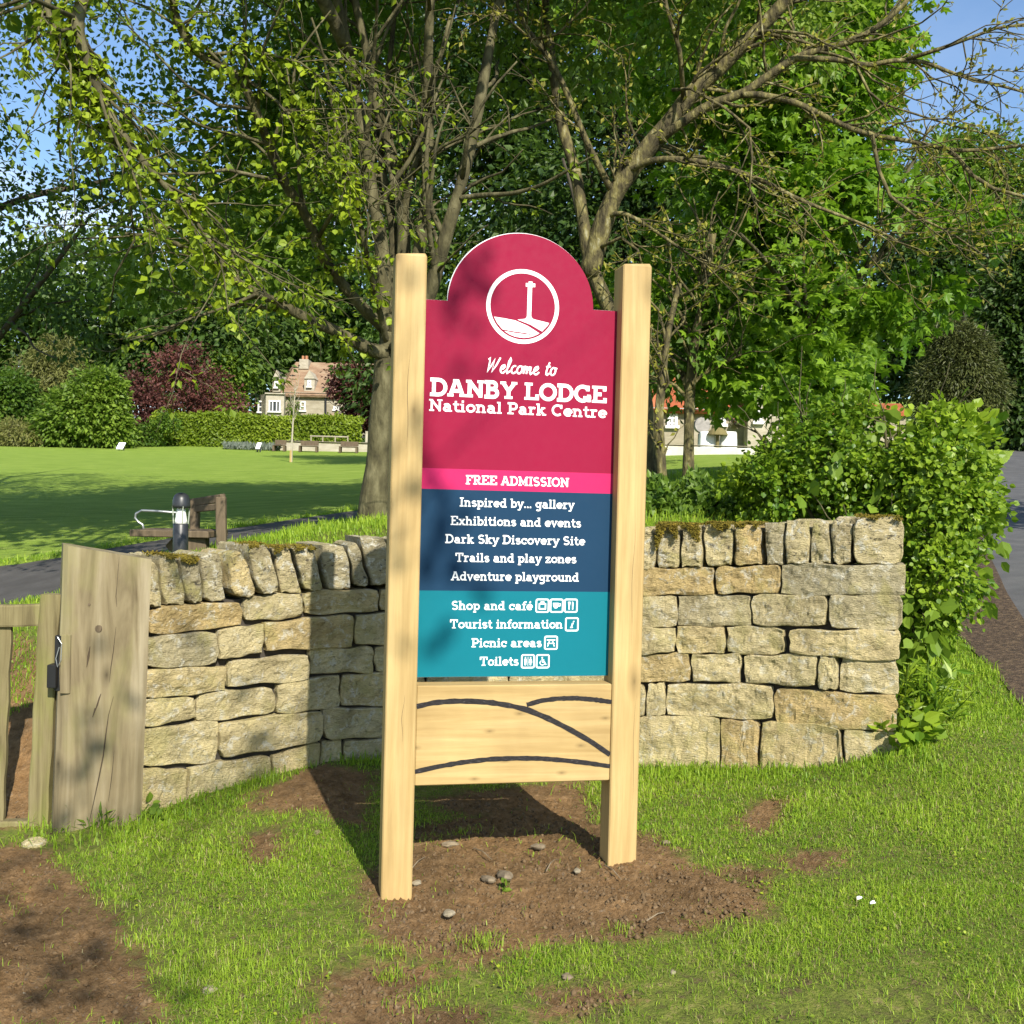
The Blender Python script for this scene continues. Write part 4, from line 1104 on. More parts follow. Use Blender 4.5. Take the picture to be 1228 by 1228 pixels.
def build_bench():
    D = 7.75
    b = at(250, 660, D); root = empty('bench', (b[0], b[1], G(b[0], b[1])))
    tag(root, 'rough timber bench with a bent steel armrest, seen end on beside the bollard', 'bench')
    o = np.array(root.location)
    def beam(name, p, q, w, d, mat='old_bench'):
        """plank with its own thickness between two points"""
        p = np.array(p)-o; q = np.array(q)-o
        ax = (q-p); L = np.linalg.norm(ax); z = Vector(ax/L)
        x = z.cross(Vector((0, 1, 0.02))).normalized(); y = z.cross(x)
        Mx = Matrix((x, y, z)).transposed()
        mb = MB(); mb.bevbox((0, 0, L/2), (w, d, L), .006)
        mb.v = [tuple(Mx @ Vector(v) + Vector(p)) for v in mb.v]
        return mb.build(name, M[mat], root)
    beam('upright', at(266,680,D-.1), at(265,596,D-.1), .070, .05)
    beam('upright', at(233,690,D+.25), at(234,600,D+.25), .066, .06)
    beam('back_rail', at(229,603,D+.30), at(268,597,D-.02), .06, .045)
    beam('back_rail', at(229,611,D+.30), at(268,607,D-.02), .05, .045)
    beam('seat', at(169,638,D+.15), at(262,640,D+.05), .05, .34)
    beam('leg', at(205,660,D+.15), at(222,642,D+.15), .10, .06)
    beam('leg', at(236,668,D), at(236,645,D), .16, .10)
    mb = MB()
    mb.tube(P3([(221,615.5,D+.1),(190,613,D+.1),(170,612,D+.1),(163,616,D+.1),(162,621,D+.1),(166,626,D+.1),(171,629,D+.1),(172.5,636,D+.1)])-o, .0085, 8)
    mb.build('armrest', M['steel'], root, True)
build_bench()

# ------------------------------------------------------------------ foliage engine
def noise3(p, f, seed):
    r = np.random.default_rng(seed); o = 0
    for k in range(5):
        d = unit(r.normal(size=3)); o = o + np.sin(p@d*f*r.uniform(.7, 1.5)+r.uniform(0, 6.28)+1.2*np.sin(p@unit(r.normal(size=3))*f*.8))
    return o/3
def lobe_points(lobes, n, seed, shell=.55, gap=None, gapf=1.0):
    """points in a set of ellipsoids, biased to the outside; returns points and outward directions"""
    r = np.random.default_rng(seed)
    w = np.array([np.prod(l[1])**(2/3) for l in lobes]); w = w/w.sum()
    which = r.choice(len(lobes), n, p=w)
    C = np.array([l[0] for l in lobes])[which]; R_ = np.array([l[1] for l in lobes])[which]
    d = unit(r.normal(size=(n, 3)))
    rad = shell + (1-shell)*r.random(n)**.7
    rad *= 1 + .16*noise3(d*1.0 + which[:, None]*7.1, 3.2, seed+1)
    p = C + d*R_*rad[:, None]
    if gap is not None:
        keep = noise3(p, gapf, seed+2) > gap
        p, d = p[keep], d[keep]
    return p, unit(d/np.maximum(R_[:len(d)] if gap is None else R_[keep], .05)*1.0)
def sprays(p, out, nper, spread, seed, flat=.28, up=.75, droop=.35, jit=.45):
    """each point becomes a flattened spray of leaves"""
    r = np.random.default_rng(seed); n = len(p)
    sn = unit(out*(1-up)*1.3 + np.array([0, 0, up]) + r.normal(0, .28, (n, 3)))
    a = unit(np.cross(sn, r.normal(size=(n, 3)))); b = np.cross(sn, a)
    th = r.uniform(0, 2*PI, (n, nper)); q = np.sqrt(r.random((n, nper)))*spread*r.uniform(.6, 1.3, (n, 1))
    off = a[:, None]*(np.cos(th)*q)[..., None] + b[:, None]*(np.sin(th)*q)[..., None] + sn[:, None]*(r.normal(0, flat, (n, nper))*spread)[..., None]
    pos = (p[:, None] + off).reshape(-1, 3)
    pos[:, 2] -= (q.ravel()/spread)**2*spread*droop*.5
    dr = unit(off.reshape(-1, 3)*.7/spread + np.repeat(out, nper, 0)*.5 + r.normal(0, .4, (n*nper, 3)) - np.array([0, 0, droop]))
    nr = unit(np.repeat(sn, nper, 0) + r.normal(0, jit, (n*nper, 3)))
    return pos, dr, nr, r
def crown(parent, lobes, nspray, nper, spread, size, mat, seed, tpl='oval', shell=.5, gap=-.55, gapf=1.0, flat=.28, up=.75, droop=.35, name='crown', tintb=(0, 1), jit=.45):
    p, o = lobe_points(lobes, nspray, seed, shell, gap, gapf)
    pos, dr, nr, r = sprays(p, o, nper, spread, seed+5, flat, up, droop, jit)
    n = len(pos)
    tn = np.repeat(np.clip(.5 + .28*noise3(p, 1.4/spread*.25, seed+9) + r.normal(0, .16, len(p)), 0, 1), nper)
    tn = np.clip(tn + r.normal(0, .12, n), 0, 1)*(tintb[1]-tintb[0]) + tintb[0]
    loc = np.array(parent.location)
    return leaf_mesh(name, mat, pos-loc, dr, nr, size*r.uniform(.65, 1.25, n), tn, tpl, parent)
def wander(p0, d, L, n, r, wig=.25, up=0.0):
    pts = [np.array(p0, float)]; d = unit(np.array(d, float))
    for i in range(n):
        d = unit(d + r.normal(0, wig, 3) + np.array([0, 0, up])); pts.append(pts[-1] + d*L/n)
    return np.array(pts)
def side_branches(parents, n, lrange, r, spread=.8, up=.15, wig=.22, tmin=.25, rad_k=.5, bias=None, seg=5, rmin=.003):
    """parents: list of (pts, radii)"""
    out = []
    lens = np.array([np.linalg.norm(np.diff(p, axis=0), axis=1).sum() for p, _ in parents]); w = lens/lens.sum()
    for k in range(n):
        i = r.choice(len(parents), p=w); p, rr = parents[i]
        t = r.uniform(tmin, 1)*(len(p)-1); a = int(min(t, len(p)-2)); f = t-a
        base = p[a]*(1-f)+p[a+1]*f; tg = unit(p[a+1]-p[a])
        d = unit(tg + spread*unit(r.normal(size=3)) + (np.array(bias) if bias is not None else 0))
        L = r.uniform(*lrange)
        q = wander(base, d, L, seg, r, wig, up)
        r0 = max(rmin*1.6, min(rr[a]*rad_k, L*.02))
        out.append((q, np.linspace(r0, max(rmin*.6, r0*.3), len(q))))
    return out
def tubes(branches, name, mat, parent, sides=7):
    mb = MB(); loc = np.array(parent.location)
    for k, (p, rr) in enumerate(branches):
        mx_ = float(np.max(rr))
        if mx_ > .04: s_ = 12
        elif mx_ > .015: s_ = 7
        else: s_ = 4
        pp, rr2 = p, rr
        if mx_ > .02 and len(p) > 2:
            t = np.linspace(0, len(p)-1, (len(p)-1)*4+1)
            # smooth through the joints
            pp = np.stack([np.interp(t, np.arange(len(p)), p[:, j]) for j in range(3)], 1)
            rr2 = np.interp(t, np.arange(len(p)), rr)
            for _ in range(3): pp[1:-1] = .25*pp[:-2]+.5*pp[1:-1]+.25*pp[2:]
            if mx_ > .04: rr2 = rr2*(1+.05*np.sin(t*2.3+k)+.04*np.sin(t*5.1+2*k))
        mb.tube(pp-loc, rr2, s_)
    return mb.build(name, mat, parent, True)
def along(branches, per_m, r, off=.05, tmin=.1):
    P = []; T = []
    for p, rr in branches:
        L = np.linalg.norm(np.diff(p, axis=0), axis=1); n = max(1, int(round(L.sum()*per_m)))
        for _ in range(n):
            t = r.uniform(tmin, 1)*(len(p)-1); a = int(min(t, len(p)-2)); f = t-a
            P.append(p[a]*(1-f)+p[a+1]*f); T.append(unit(p[a+1]-p[a]))
    return np.array(P), np.array(T)
def twig_leaves(name, branches, per_m, size, mat, r, parent, tpl='oval', cl=1, off=.04, down=.3, tint=(0, 1)):
    P, T = along(branches, per_m, r)
    P = np.repeat(P, cl, 0); T = np.repeat(T, cl, 0); n = len(P)
    d = unit(T*.5 + unit(r.normal(size=(n, 3))) - np.array([0, 0, down]))
    nr = unit(np.array([0, -.25, .8]) + r.normal(0, .45, (n, 3)))
    return leaf_mesh(name, mat, P + d*off - np.array(parent.location), d, nr, size*r.uniform(.6, 1.25, n), r.uniform(*tint, n), tpl, parent)
def limb(pxs, r0, r1):
    p = P3(pxs); return (p, np.linspace(r0, r1, len(p)))

# ------------------------------------------------------------------ tree beside the left post (many stems, young leaves)
def build_tree_left():
    D = 8.0; r = np.random.default_rng(21)
    b = at(450, 640, D); root = empty('tree', (b[0], b[1], G(b[0], b[1])))
    tag(root, 'many stemmed tree with pale young leaves rising behind the left oak post', 'tree', 'trees behind the wall')
    base = [(p, q) for p, q in [limb([(443,668,D),(447,630,D),(454,560,D),(460,490,D),(466,430,D),(470,400,D)], .20, .15)]]
    base[0][1][:] = [.165, .125, .105, .098, .098, .09]
    stems = [limb([(472,408,D),(492,340,D),(503,301,D),(513,239,D),(514,137,D-.1),(513,68,D-.2),(516,0,D-.3),(520,-120,D-.5),(530,-260,D-.7)], .058, .022),
             limb([(474,420,D-.1),(500,390,D-.15),(516,352,D-.2),(537,274,D-.3),(554,219,D-.3),(571,147,D-.3),(585,68,D-.2),(598,0,D-.1),(620,-140,D),(650,-280,D)], .062, .022),
             limb([(470,410,D+.1),(482,350,D+.1),(485,301,D+.1),(482,222,D+.1),(465,171,D+.1),(450,120,D),(440,60,D),(425,0,D),(395,-130,D-.2),(360,-260,D-.4)], .06, .02),
             limb([(484,262,D+.1),(489,219,D),(503,190,D-.05),(510,150,D-.1),(522,90,D-.2),(540,20,D-.2)], .04, .012),
             limb([(464,405,D),(460,340,D-.1),(458,290,D-.1),(444,222,D-.15),(438,171,D-.2),(430,120,D-.2),(420,68,D-.2),(405,0,D-.3),(370,-120,D-.6),(320,-230,D-1)], .06, .02),
             limb([(468,400,D),(474,330,D+.2),(472,290,D+.2),(468,246,D+.2),(458,205,D+.2),(455,150,D+.3),(470,60,D+.3),(480,-80,D+.4)], .045, .015),
             limb([(465,425,D-.05),(440,418,D-.1),(410,400,D-.2),(370,383,D-.3),(325,359,D-.4),(290,342,D-.5),(240,308,D-.6),(200,285,D-.7),(150,280,D-.8)], .055, .010),
             limb([(462,395,D-.05),(434,369,D-.2),(400,328,D-.3),(386,308,D-.45),(369,260,D-.6),(342,222,D-.8),(325,181,D-.95),(308,137,D-1.1),(291,92,D-1.2),(239,68,D-1.3),(219,44,D-1.4),(205,0,D-1.5),(185,-90,D-1.6)], .045, .020),
             limb([(420,68,D-.2),(360,-60,D-.8),(260,-150,D-1.3),(150,-120,D-1.8),(89,14,D-2.),(99,62,D-2.),(109,85,D-2.),(130,137,D-2.),(171,195,D-2.),(215,240,D-1.9),(250,285,D-1.8),(275,330,D-1.8)], .05, .008),
             limb([(260,-150,D-1.3),(140,-160,D-1.6),(51,0,D-1.9),(62,27,D-1.9),(82,75,D-1.9),(120,130,D-1.9),(150,190,D-1.9)], .03, .006),
             limb([(291,92,D-1.2),(330,120,D-1.2),(370,160,D-1.1),(410,200,D-1.1),(440,250,D-1.1)], .014, .005),
             limb([(239,68,D-1.3),(300,60,D-1.3),(360,75,D-1.2),(420,120,D-1.2)], .014, .004),
             limb([(466,420,D),(445,330,D-.5),(430,260,D-.7),(424,200,D-.8),(415,150,D-.9)], .025, .007)]
    twigs = side_branches(stems, 170, (.5, 1.3), r, .9, -.02, .2, .25, .45)
    fine = side_branches(twigs, 420, (.2, .55), r, .9, -.05, .25, .15, .5, rmin=.0022)
    near = stems[6:13]
    t2 = side_branches(near, 150, (.12, .45), r, 1.0, -.25, .2, .15, .4, rmin=.002)
    tubes(base + stems + twigs + fine + t2, 'trunk', M['bark_a'], root)
    low = [t for t in twigs+fine if t[0][:, 2].min() < 6.2 and (t[0][0, 0]/t[0][0, 1] < -.165 or r.random() < .38)]
    cr = twig_leaves('crown', low, 5.6, .056, M['leaf_young'], r, root, 'oval', 4, .035, .3, (0, .75))
    # drooping sprays along the near branches
    twig_leaves('leaf_sprays', t2 + near, 13, .050, M['leaf_young'], r, root, 'round', 4, .028, .6, (.3, 1))
    # upper crown
    lob = [((-1.6, 7.6, 7.6), (2.8, 2.8, 1.8)), ((-3.6, 7.0, 6.9), (2.4, 2.4, 1.5)), ((0.4, 7.6, 7.4), (2.2, 2.4, 1.7)), ((-1.4, 8.0, 9.0), (2.2, 2.2, 1.4)), ((-5.2, 7.4, 7.2), (2.2, 2.4, 1.7)), ((-3.2, 5.4, 6.6), (2.0, 1.4, 1.2))]
    crown(root, lob, 2100, 16, .46, .13, M['leaf_mid'], 31, 'round', .25, None, .9, name='upper_crown')
    # shaded inner canopy reaching down over the lawn
    lob = [(at(330,310,9.3), (.75,.8,.45)), (at(250,230,9.6), (.8,.9,.6)), (at(390,250,9.0), (.6,.7,.6)), (at(420,330,8.8), (.45,.6,.4)), (at(300,140,9.6), (.9,.9,.6)), (at(360,140,9.6), (.6,.8,.6)), (at(180,320,9.8), (.6,.7,.4)), (at(400,20,9.2), (1.0,.9,.6))]
    crown(root, lob, 1000, 11, .24, .066, M['leaf_mid'], 33, 'round', .2, -.45, 1.8, name='inner_crown', tintb=(.1, 1))
build_tree_left()

# ------------------------------------------------------------------ ash tree with one heavy leaning limb, barely in leaf
def build_tree_ash():
    D = 8.2; r = np.random.default_rng(22)
    b = at(775, 610, D); root = empty('tree', (b[0], b[1], G(b[0], b[1])))
    tag(root, 'nearly bare ash tree with a heavy limb leaning right above the sign', 'tree', 'trees behind the wall')
    trunk = [limb([(782,640,D),(780,590,D),(778,530,D),(770,470,D),(752,410,D),(725,360,D),(708,320,D),(700,270,D),(690,200,D),(672,150,D+.1),(660,60,D+.1),(650,-40,D+.2)], .085, .03)]
    L = [limb([(706,330,D),(722,270,D-.05),(740,225,D-.1),(770,186,D-.15),(800,150,D-.2),(830,110,D-.25),(862,82,D-.3),(900,45,D-.4),(935,10,D-.5),(985,-50,D-.6),(1040,-120,D-.7)], .080, .042),
         limb([(790,168,D-.2),(808,154,D-.3),(850,125,D-.4),(893,113,D-.5),(928,85,D-.55),(962,65,D-.6),(999,56,D-.65),(1027,48,D-.7),(1061,27,D-.75),(1085,5,D-.8),(1120,-40,D-.8)], .040, .014),
         limb([(955,70,D-.6),(972,70,D-.65),(1013,72,D-.7),(1041,80,D-.75),(1068,72,D-.8),(1109,73,D-.8),(1143,89,D-.85),(1184,99,D-.9),(1228,110,D-.9),(1290,130,D-1)], .023, .007),
         limb([(1085,72,D-.8),(1129,58,D-.9),(1167,44,D-.95),(1194,34,D-1),(1228,29,D-1),(1280,15,D-1)], .015, .006),
         limb([(890,114,D-.5),(907,113,D-.55),(952,121,D-.6),(993,142,D-.7),(1027,157,D-.75),(1054,164,D-.8),(1092,169,D-.8),(1143,181,D-.9),(1177,180,D-.9),(1228,174,D-1),(1280,170,D-1)], .026, .009),
         limb([(1138,181,D-.9),(1150,190,D-.9),(1164,209,D-.95),(1191,226,D-1),(1228,236,D-1.05),(1270,243,D-1.1)], .017, .009),
         limb([(1045,162,D-.8),(1047,168,D-.8),(1054,205,D-.85),(1068,236,D-.9),(1099,260,D-.95),(1136,277,D-1),(1177,304,D-1)], .018, .006),
         limb([(752,205,D-.15),(780,192,D-.3),(808,190,D-.4),(849,195,D-.5),(883,205,D-.55),(921,219,D-.6),(945,233,D-.65),(979,248,D-.7),(1020,263,D-.75),(1061,280,D-.8),(1092,297,D-.8)], .027, .007),
         limb([(806,108,D-.2),(828,106,D-.5),(870,130,D-.7),(899,154,D-.8),(902,192,D-.8),(899,226,D-.8),(905,246,D-.8)], .013, .006),
         limb([(722,262,D-.05),(745,253,D-.2),(776,270,D-.3),(820,301,D-.4),(850,320,D-.4)], .022, .006),
         limb([(712,300,D-.05),(745,285,D-.2),(765,300,D-.3),(772,325,D-.3)], .016, .006),
         limb([(735,232,D-.1),(700,165,D-.3),(680,110,D-.3),(655,62,D-.3),(635,40,D-.3),(620,10,D-.3),(614,-40,D-.3)], .028, .012),
         limb([(640,48,D-.3),(670,40,D-.4),(700,10,D-.4),(730,-30,D-.4)], .014, .006),
         limb([(820,118,D-.3),(815,60,D-.5),(800,10,D-.6),(790,-40,D-.6)], .020, .010),
         limb([(1027,80,D-.75),(1042,110,D-.8),(1060,125,D-.8),(1140,150,D-.8),(1200,165,D-.9)], .011, .005)]
    # thin second stem beside the right post
    L.append(limb([(800,640,D-.2),(793,560,D-.2),(789,500,D-.2),(795,450,D-.2),(800,400,D-.2),(815,340,D-.2)], .045, .02))
    tw = side_branches(L, 230, (.25, .95), r, .85, -.03, .26, .18, .42)
    fi = side_branches(tw, 520, (.08, .35), r, .9, .02, .3, .15, .5, rmin=.0022)
    tubes(trunk + L + tw + fi, 'trunk', M['bark_b'], root)
    left = [b_ for b_ in fi + tw if b_[0][0, 0] < 4.5]
    twig_leaves('crown', left, 9, .042, M['leaf_ash'], r, root, 'oval', 2, .012, .0)
    # leafy part at the top left of the limb
    lob = [(at(640,-10,D+.3), (.9,.8,.8)), (at(800,20,D+.4), (1.0,.7,.6)), (at(930,20,D+.4), (.9,.7,.6)), (at(760,-160,D), (2.0,1.5,1.0)), (at(1000,-180,D), (1.8,1.5,.8))]
    lob += [(at(700,60,D+.4), (.8,.8,.5)), (at(860,-10,D+.4), (.8,.7,.5)), (at(600,90,D+.5), (.6,.6,.5)), (at(1010,20,D+.5), (.5,.6,.4))]
    crown(root, lob, 760, 11, .22, .080, M['leaf_bright'], 41, 'oval', .3, -.3, 2.2, name='upper_crown')
build_tree_ash()
# slim tree right of the sign
def build_slim():
    D = 9.2; r = np.random.default_rng(23)
    b = at(825, 600, D); root = empty('tree', (b[0], b[1], G(b[0], b[1])))
    tag(root, 'slim straight trunk of a young tree between the right post and the cottage', 'tree', 'trees behind the wall')
    T = [limb([(825,620,D),(825,590,D),(826,530,D),(827,470,D),(832,410,D),(845,350,D),(855,280,D)], .058, .03),
         limb([(829,460,D),(850,445,D-.1),(875,432,D-.2),(890,425,D-.3)], .022, .008), limb([(826,480,D),(810,462,D),(795,455,D)], .02, .008)]
    tw = side_branches(T, 60, (.3, 1.0), r, .9, .05, .2, .45, .5)
    tubes(T+tw, 'trunk', M['bark_b'], root)
    lob = [(at(812,420,D+.2), (.45,.5,.45)), (at(860,400,D+.2), (.5,.5,.4)), (at(830,330,D+.3), (.6,.6,.5))]
    crown(root, lob, 190, 9, .16, .075, M['leaf_mid'], 44, 'oval', .2, -.35, 2.5)
build_slim()
# ------------------------------------------------------------------ sycamore
def build_maple():
    D = 10.0; r = np.random.default_rng(24)
    b = at(985, 590, D); root = empty('sycamore_tree', (b[0], b[1], G(b[0], b[1])))
    tag(root, 'leafy sycamore with bright green lobed leaves right of the sign', 'tree', 'trees behind the wall')
    T = [limb([(985,610,D),(984,540,D),(980,450,D),(975,350,D),(970,240,D),(965,100,D+.1),(960,-80,D+.2)], .13, .04)]
    L = side_branches(T, 26, (.9, 2.0), r, 1.1, .05, .16, .25, .4)
    tw = side_branches(L, 90, (.3, .8), r, .9, .0, .2, .3, .5)
    tubes(T+L+tw, 'trunk', M['bark_a'], root)
    lob = [(at(900,440,D-.3), (.75,.7,.42)), (at(1010,440,D-.8), (.65,.6,.45)), (at(1070,385,D-.6), (.45,.6,.40)), (at(840,365,D), (.6,.7,.40)), (at(940,360,D-.6), (.8,.7,.5)),
           (at(1060,320,D-.5), (.75,.7,.5)), (at(1130,290,D-.3), (.55,.6,.38)), (at(1120,345,D-.4), (.42,.5,.30)), (at(1000,260,D-.2), (.9,.8,.55)), (at(1080,225,D), (.6,.7,.40)), (at(930,230,D+.3), (.9,.8,.6)),
           (at(860,260,D+.4), (.7,.8,.5)), (at(960,130,D+.4), (.85,.9,.6)), (at(1000,70,D+.6), (.7,.8,.5)), (at(870,80,D+.6), (1.0,.9,.7)), (at(1050,20,D+.7), (.55,.8,.45)), (at(760,380,D+.6), (.6,.6,.5)),
           (at(1080,440,D-.9), (.36,.4,.26)), (at(1030,470,D-.7), (.4,.4,.2)), (at(1170,275,D-.2), (.35,.4,.2))]
    crown(root, lob, 1650, 16, .27, .106, M['leaf_maple'], 51, 'maple', .45, -.28, 3.0, flat=.12, up=.66, droop=.5, tintb=(.05, 1))
    lob2 = [(at(930,-120,D+.5), (2.0,1.6,1.0)), (at(800,-60,D+1.5), (1.6,1.4,.9))]
    crown(root, lob2, 260, 11, .36, .15, M['leaf_maple'], 52, 'maple', .4, -.6, 1.4, name='upper_crown')
build_maple()

# ------------------------------------------------------------------ background trees
def bg_tree(label, px, py_base, D, lobes_px, nspray, nper, spread, size, mat, seed, trunk_r=.25, top_py=100, group='trees in the background', tpl='oval', gap=-.6, gapf=.5, shell=.45, name='tree', nb=14, **k):
    r = np.random.default_rng(seed)
    b = at(px, py_base, D); z = G(b[0], b[1]); root = empty(name, (b[0], b[1], z))
    tag(root, label, 'tree', group)
    top = at(px, top_py, D)
    mid = np.array([(b[0]+top[0])/2 + r.normal(0, .3), D, (z+top[2])/2])
    T = [(np.array([[b[0], b[1], z-.3], [b[0]*.75+mid[0]*.25, D, z*.6+mid[2]*.4], mid, [top[0], D, top[2]]]), np.array([trunk_r, trunk_r*.75, trunk_r*.6, trunk_r*.2]))]
    H = top[2]-z
    L = side_branches(T, nb, (H*.2, H*.42), r, 1.0, .08, .16, .25, .45)
    L2 = side_branches(L, nb*4, (H*.06, H*.16), r, .9, .05, .2, .3, .5, rmin=.008)
    tubes(T+L+L2, 'trunk', M['bark_d'], root)
    gapf = 5.5/np.mean([l[-2]*D/FPX for l in lobes_px])
    lob = [(at(l[0], l[1], l[2] if len(l) > 4 else D), tuple(np.array([l[-2], .8*l[-2], l[-1]])*D/FPX)) for l in lobes_px]
    crown(root, lob, nspray, nper, spread, size, mat, seed+3, tpl, shell, gap, gapf, **k)
    return root
bg_tree('tall airy tree with fine dark leaves against the sky at far left', -70, 590, 12.5, [(40,60,150,120),(170,40,150,110),(60,250,160,110),(190,230,130,100),(300,120,130,120),(60,370,110,60),(-120,150,160,200),(280,290,110,80),(20,-120,200,120)],
        1900, 13, .33, .084, M['leaf_shade_dark'], 61, .16, -150, gap=-.12, gapf=1.3, shell=.25, nb=26, up=.6)
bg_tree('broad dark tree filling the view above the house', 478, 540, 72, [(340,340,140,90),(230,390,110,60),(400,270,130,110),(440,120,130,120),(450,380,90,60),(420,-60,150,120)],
        3600, 15, 1.8, .50, M['leaf_shade_dark'], 62, .7, -150, gap=-.6, gapf=.25)
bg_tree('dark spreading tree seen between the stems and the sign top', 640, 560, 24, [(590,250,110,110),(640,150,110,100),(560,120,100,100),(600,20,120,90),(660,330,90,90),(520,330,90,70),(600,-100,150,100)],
        2600, 14, .6, .19, M['leaf_shade_dark'], 63, .3, -100, gap=-.5, gapf=.8)
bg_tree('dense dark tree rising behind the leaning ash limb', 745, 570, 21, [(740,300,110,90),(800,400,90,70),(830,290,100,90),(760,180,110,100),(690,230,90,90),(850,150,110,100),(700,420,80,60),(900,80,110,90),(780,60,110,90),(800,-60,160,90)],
        2700, 14, .5, .175, M['leaf_shade_dark'], 64, .28, -80, gap=-.55, gapf=.8)
bg_tree('rounded green tree behind the orange roofed cottage', 945, 545, 42, [(900,400,90,70),(990,420,100,70),(950,300,110,80),(870,310,80,80),(1050,400,80,70)], 1540, 14, .9, 0.286, M['leaf_mid'], 65, .4, 250, gap=-.6, gapf=.4)
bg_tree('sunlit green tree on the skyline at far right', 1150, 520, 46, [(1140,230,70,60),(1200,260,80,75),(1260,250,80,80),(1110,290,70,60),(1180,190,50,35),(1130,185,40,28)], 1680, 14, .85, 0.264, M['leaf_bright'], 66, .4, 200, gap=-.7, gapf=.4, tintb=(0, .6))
bg_tree('shaded dark tree overhanging the road at far right', 1262, 545, 33, [(1230,350,60,60),(1250,430,70,60),(1215,470,40,45),(1290,300,80,80),(1235,500,50,35),(1205,400,30,40)], 1950, 14, .6, 0.220, M['leaf_shade_dark'], 67, .35, 250, gap=-.9, gapf=.5, tintb=(0, .5))
bg_tree('tall dark green tree behind the yew and the outbuilding', 1135, 520, 40, [(1110,330,60,70),(1165,330,60,70),(1090,420,50,60),(1195,420,50,60),(1140,400,60,60),(1215,340,50,60)], 2000, 14, .75, .24, M['leaf_shade_dark'], 83, .4, 280, gap=-.9, tintb=(0, .6))
bg_tree('dark tree far behind the willow bush on the left', 60, 535, 62, [(40,430,120,70),(150,400,110,70),(-60,420,100,80),(230,410,110,80),(100,350,120,60)], 3000, 14, 1.3, 0.432, M['leaf_shade_dark'], 68, .5, 320, gap=-.6, gapf=.3)
bg_tree('green tree behind the house chimney', 400, 535, 80, [(330,425,70,50),(300,450,45,60),(420,410,90,50),(480,430,80,60),(290,400,50,50)], 1540, 14, 1.4, 0.460, M['leaf_mid'], 69, .5, 380, gap=-.7, gapf=.25)
bg_tree('bright bushy tree just left of the house', 288, 525, 60, [(268,474,20,28),(280,440,18,20),(262,505,16,16)], 594, 13, .7, 0.286, M['leaf_bright'], 70, .2, 430, gap=-.6, gapf=.5)
bg_tree('dark tree filling the gap behind the welcome panel', 520, 545, 50, [(500,440,90,80),(600,430,110,90),(700,430,100,90),(560,330,110,80),(800,440,90,60)], 1400, 14, 1.1, .32, M['leaf_shade_dark'], 71, .4, 300, gap=-.7, gapf=.3)
# copper leaved
bg_tree('copper leaved tree partly hiding the right half of the house', 428, 548, 52, [(438,462,36,26),(414,458,24,18),(446,490,26,24),(430,500,22,18)], 930, 13, .42, 0.176, M['leaf_copper'], 72, .2, 440, gap=-.7, gapf=.9, name='copper_beech_tree')
bg_tree('purple copper shrub behind the left end of the hedge', 232, 530, 54, [(235,470,50,45),(215,435,40,28),(260,490,35,30),(200,490,30,30)], 1216, 13, .5, 0.196, M['leaf_copper'], 73, .15, 440, gap=.05, shell=.25, gapf=.8, name='copper_shrub')
bg_tree('low purple shrub beside the bright green bush', 168, 535, 50, [(168,490,24,36),(160,460,16,20),(180,510,18,20)], 540, 13, .4, 0.172, M['leaf_copper'], 74, .12, 460, gap=-.2, shell=.25, gapf=.8, name='copper_shrub')
bg_tree('tall yellowish willow bush at the left lawn edge', 66, 532, 48, [(62,455,48,36),(66,425,26,22),(40,490,45,40),(90,470,30,40)], 1640, 13, .5, 0.221, M['leaf_willow'], 75, .05, 415, gap=-.6, gapf=.8, name='willow_bush', tpl='long', group='bushes along the lawn')
bg_tree('bright green rounded bush left of the white info board', 104, 535, 44, [(104,495,46,36),(116,470,34,28),(80,510,36,26),(134,515,22,22)], 1980, 13, .42, 0.203, M['leaf_bright'], 76, .05, 450, gap=-.6, gapf=.9, name='bush', group='bushes along the lawn')
bg_tree('white flecked green bush at the left edge of the lawn', 14, 533, 46, [(10,475,34,28),(0,500,40,34),(30,505,22,30)], 1120, 13, .42, 0.203, M['leaf_mid'], 77, .05, 455, gap=-.7, gapf=.9, name='bush', group='bushes along the lawn')
bg_tree('pale grassy bush low at the left edge of the lawn', 16, 535, 43.5, [(10,520,34,16),(40,524,18,12)], 384, 13, .35, 0.180, M['leaf_willow'], 78, .08, 505, gap=-.9, gapf=.9, name='bush', tpl='long', group='bushes along the lawn', tintb=(.3, 1))
bg_tree('small dark green bush between the purple shrubs and the hedge', 160, 536, 46.5, [(150,526,22,14),(178,522,16,16),(200,505,12,10)], 260, 13, .35, .15, M['leaf_mid'], 79, .08, 510, gap=-.9, gapf=.9, name='bush', group='bushes along the lawn')
bg_tree('brownish green yew tree beside the road on the right', 1150, 505, 25, [(1150,445,46,50),(1128,470,34,40),(1178,468,28,36),(1142,408,26,26),(1165,420,24,26)], 1760, 14, .26, 0.127, M['leaf_yew'], 80, .14, 392, gap=-.7, gapf=1.4, name='yew_tree', tpl='long', nb=5)

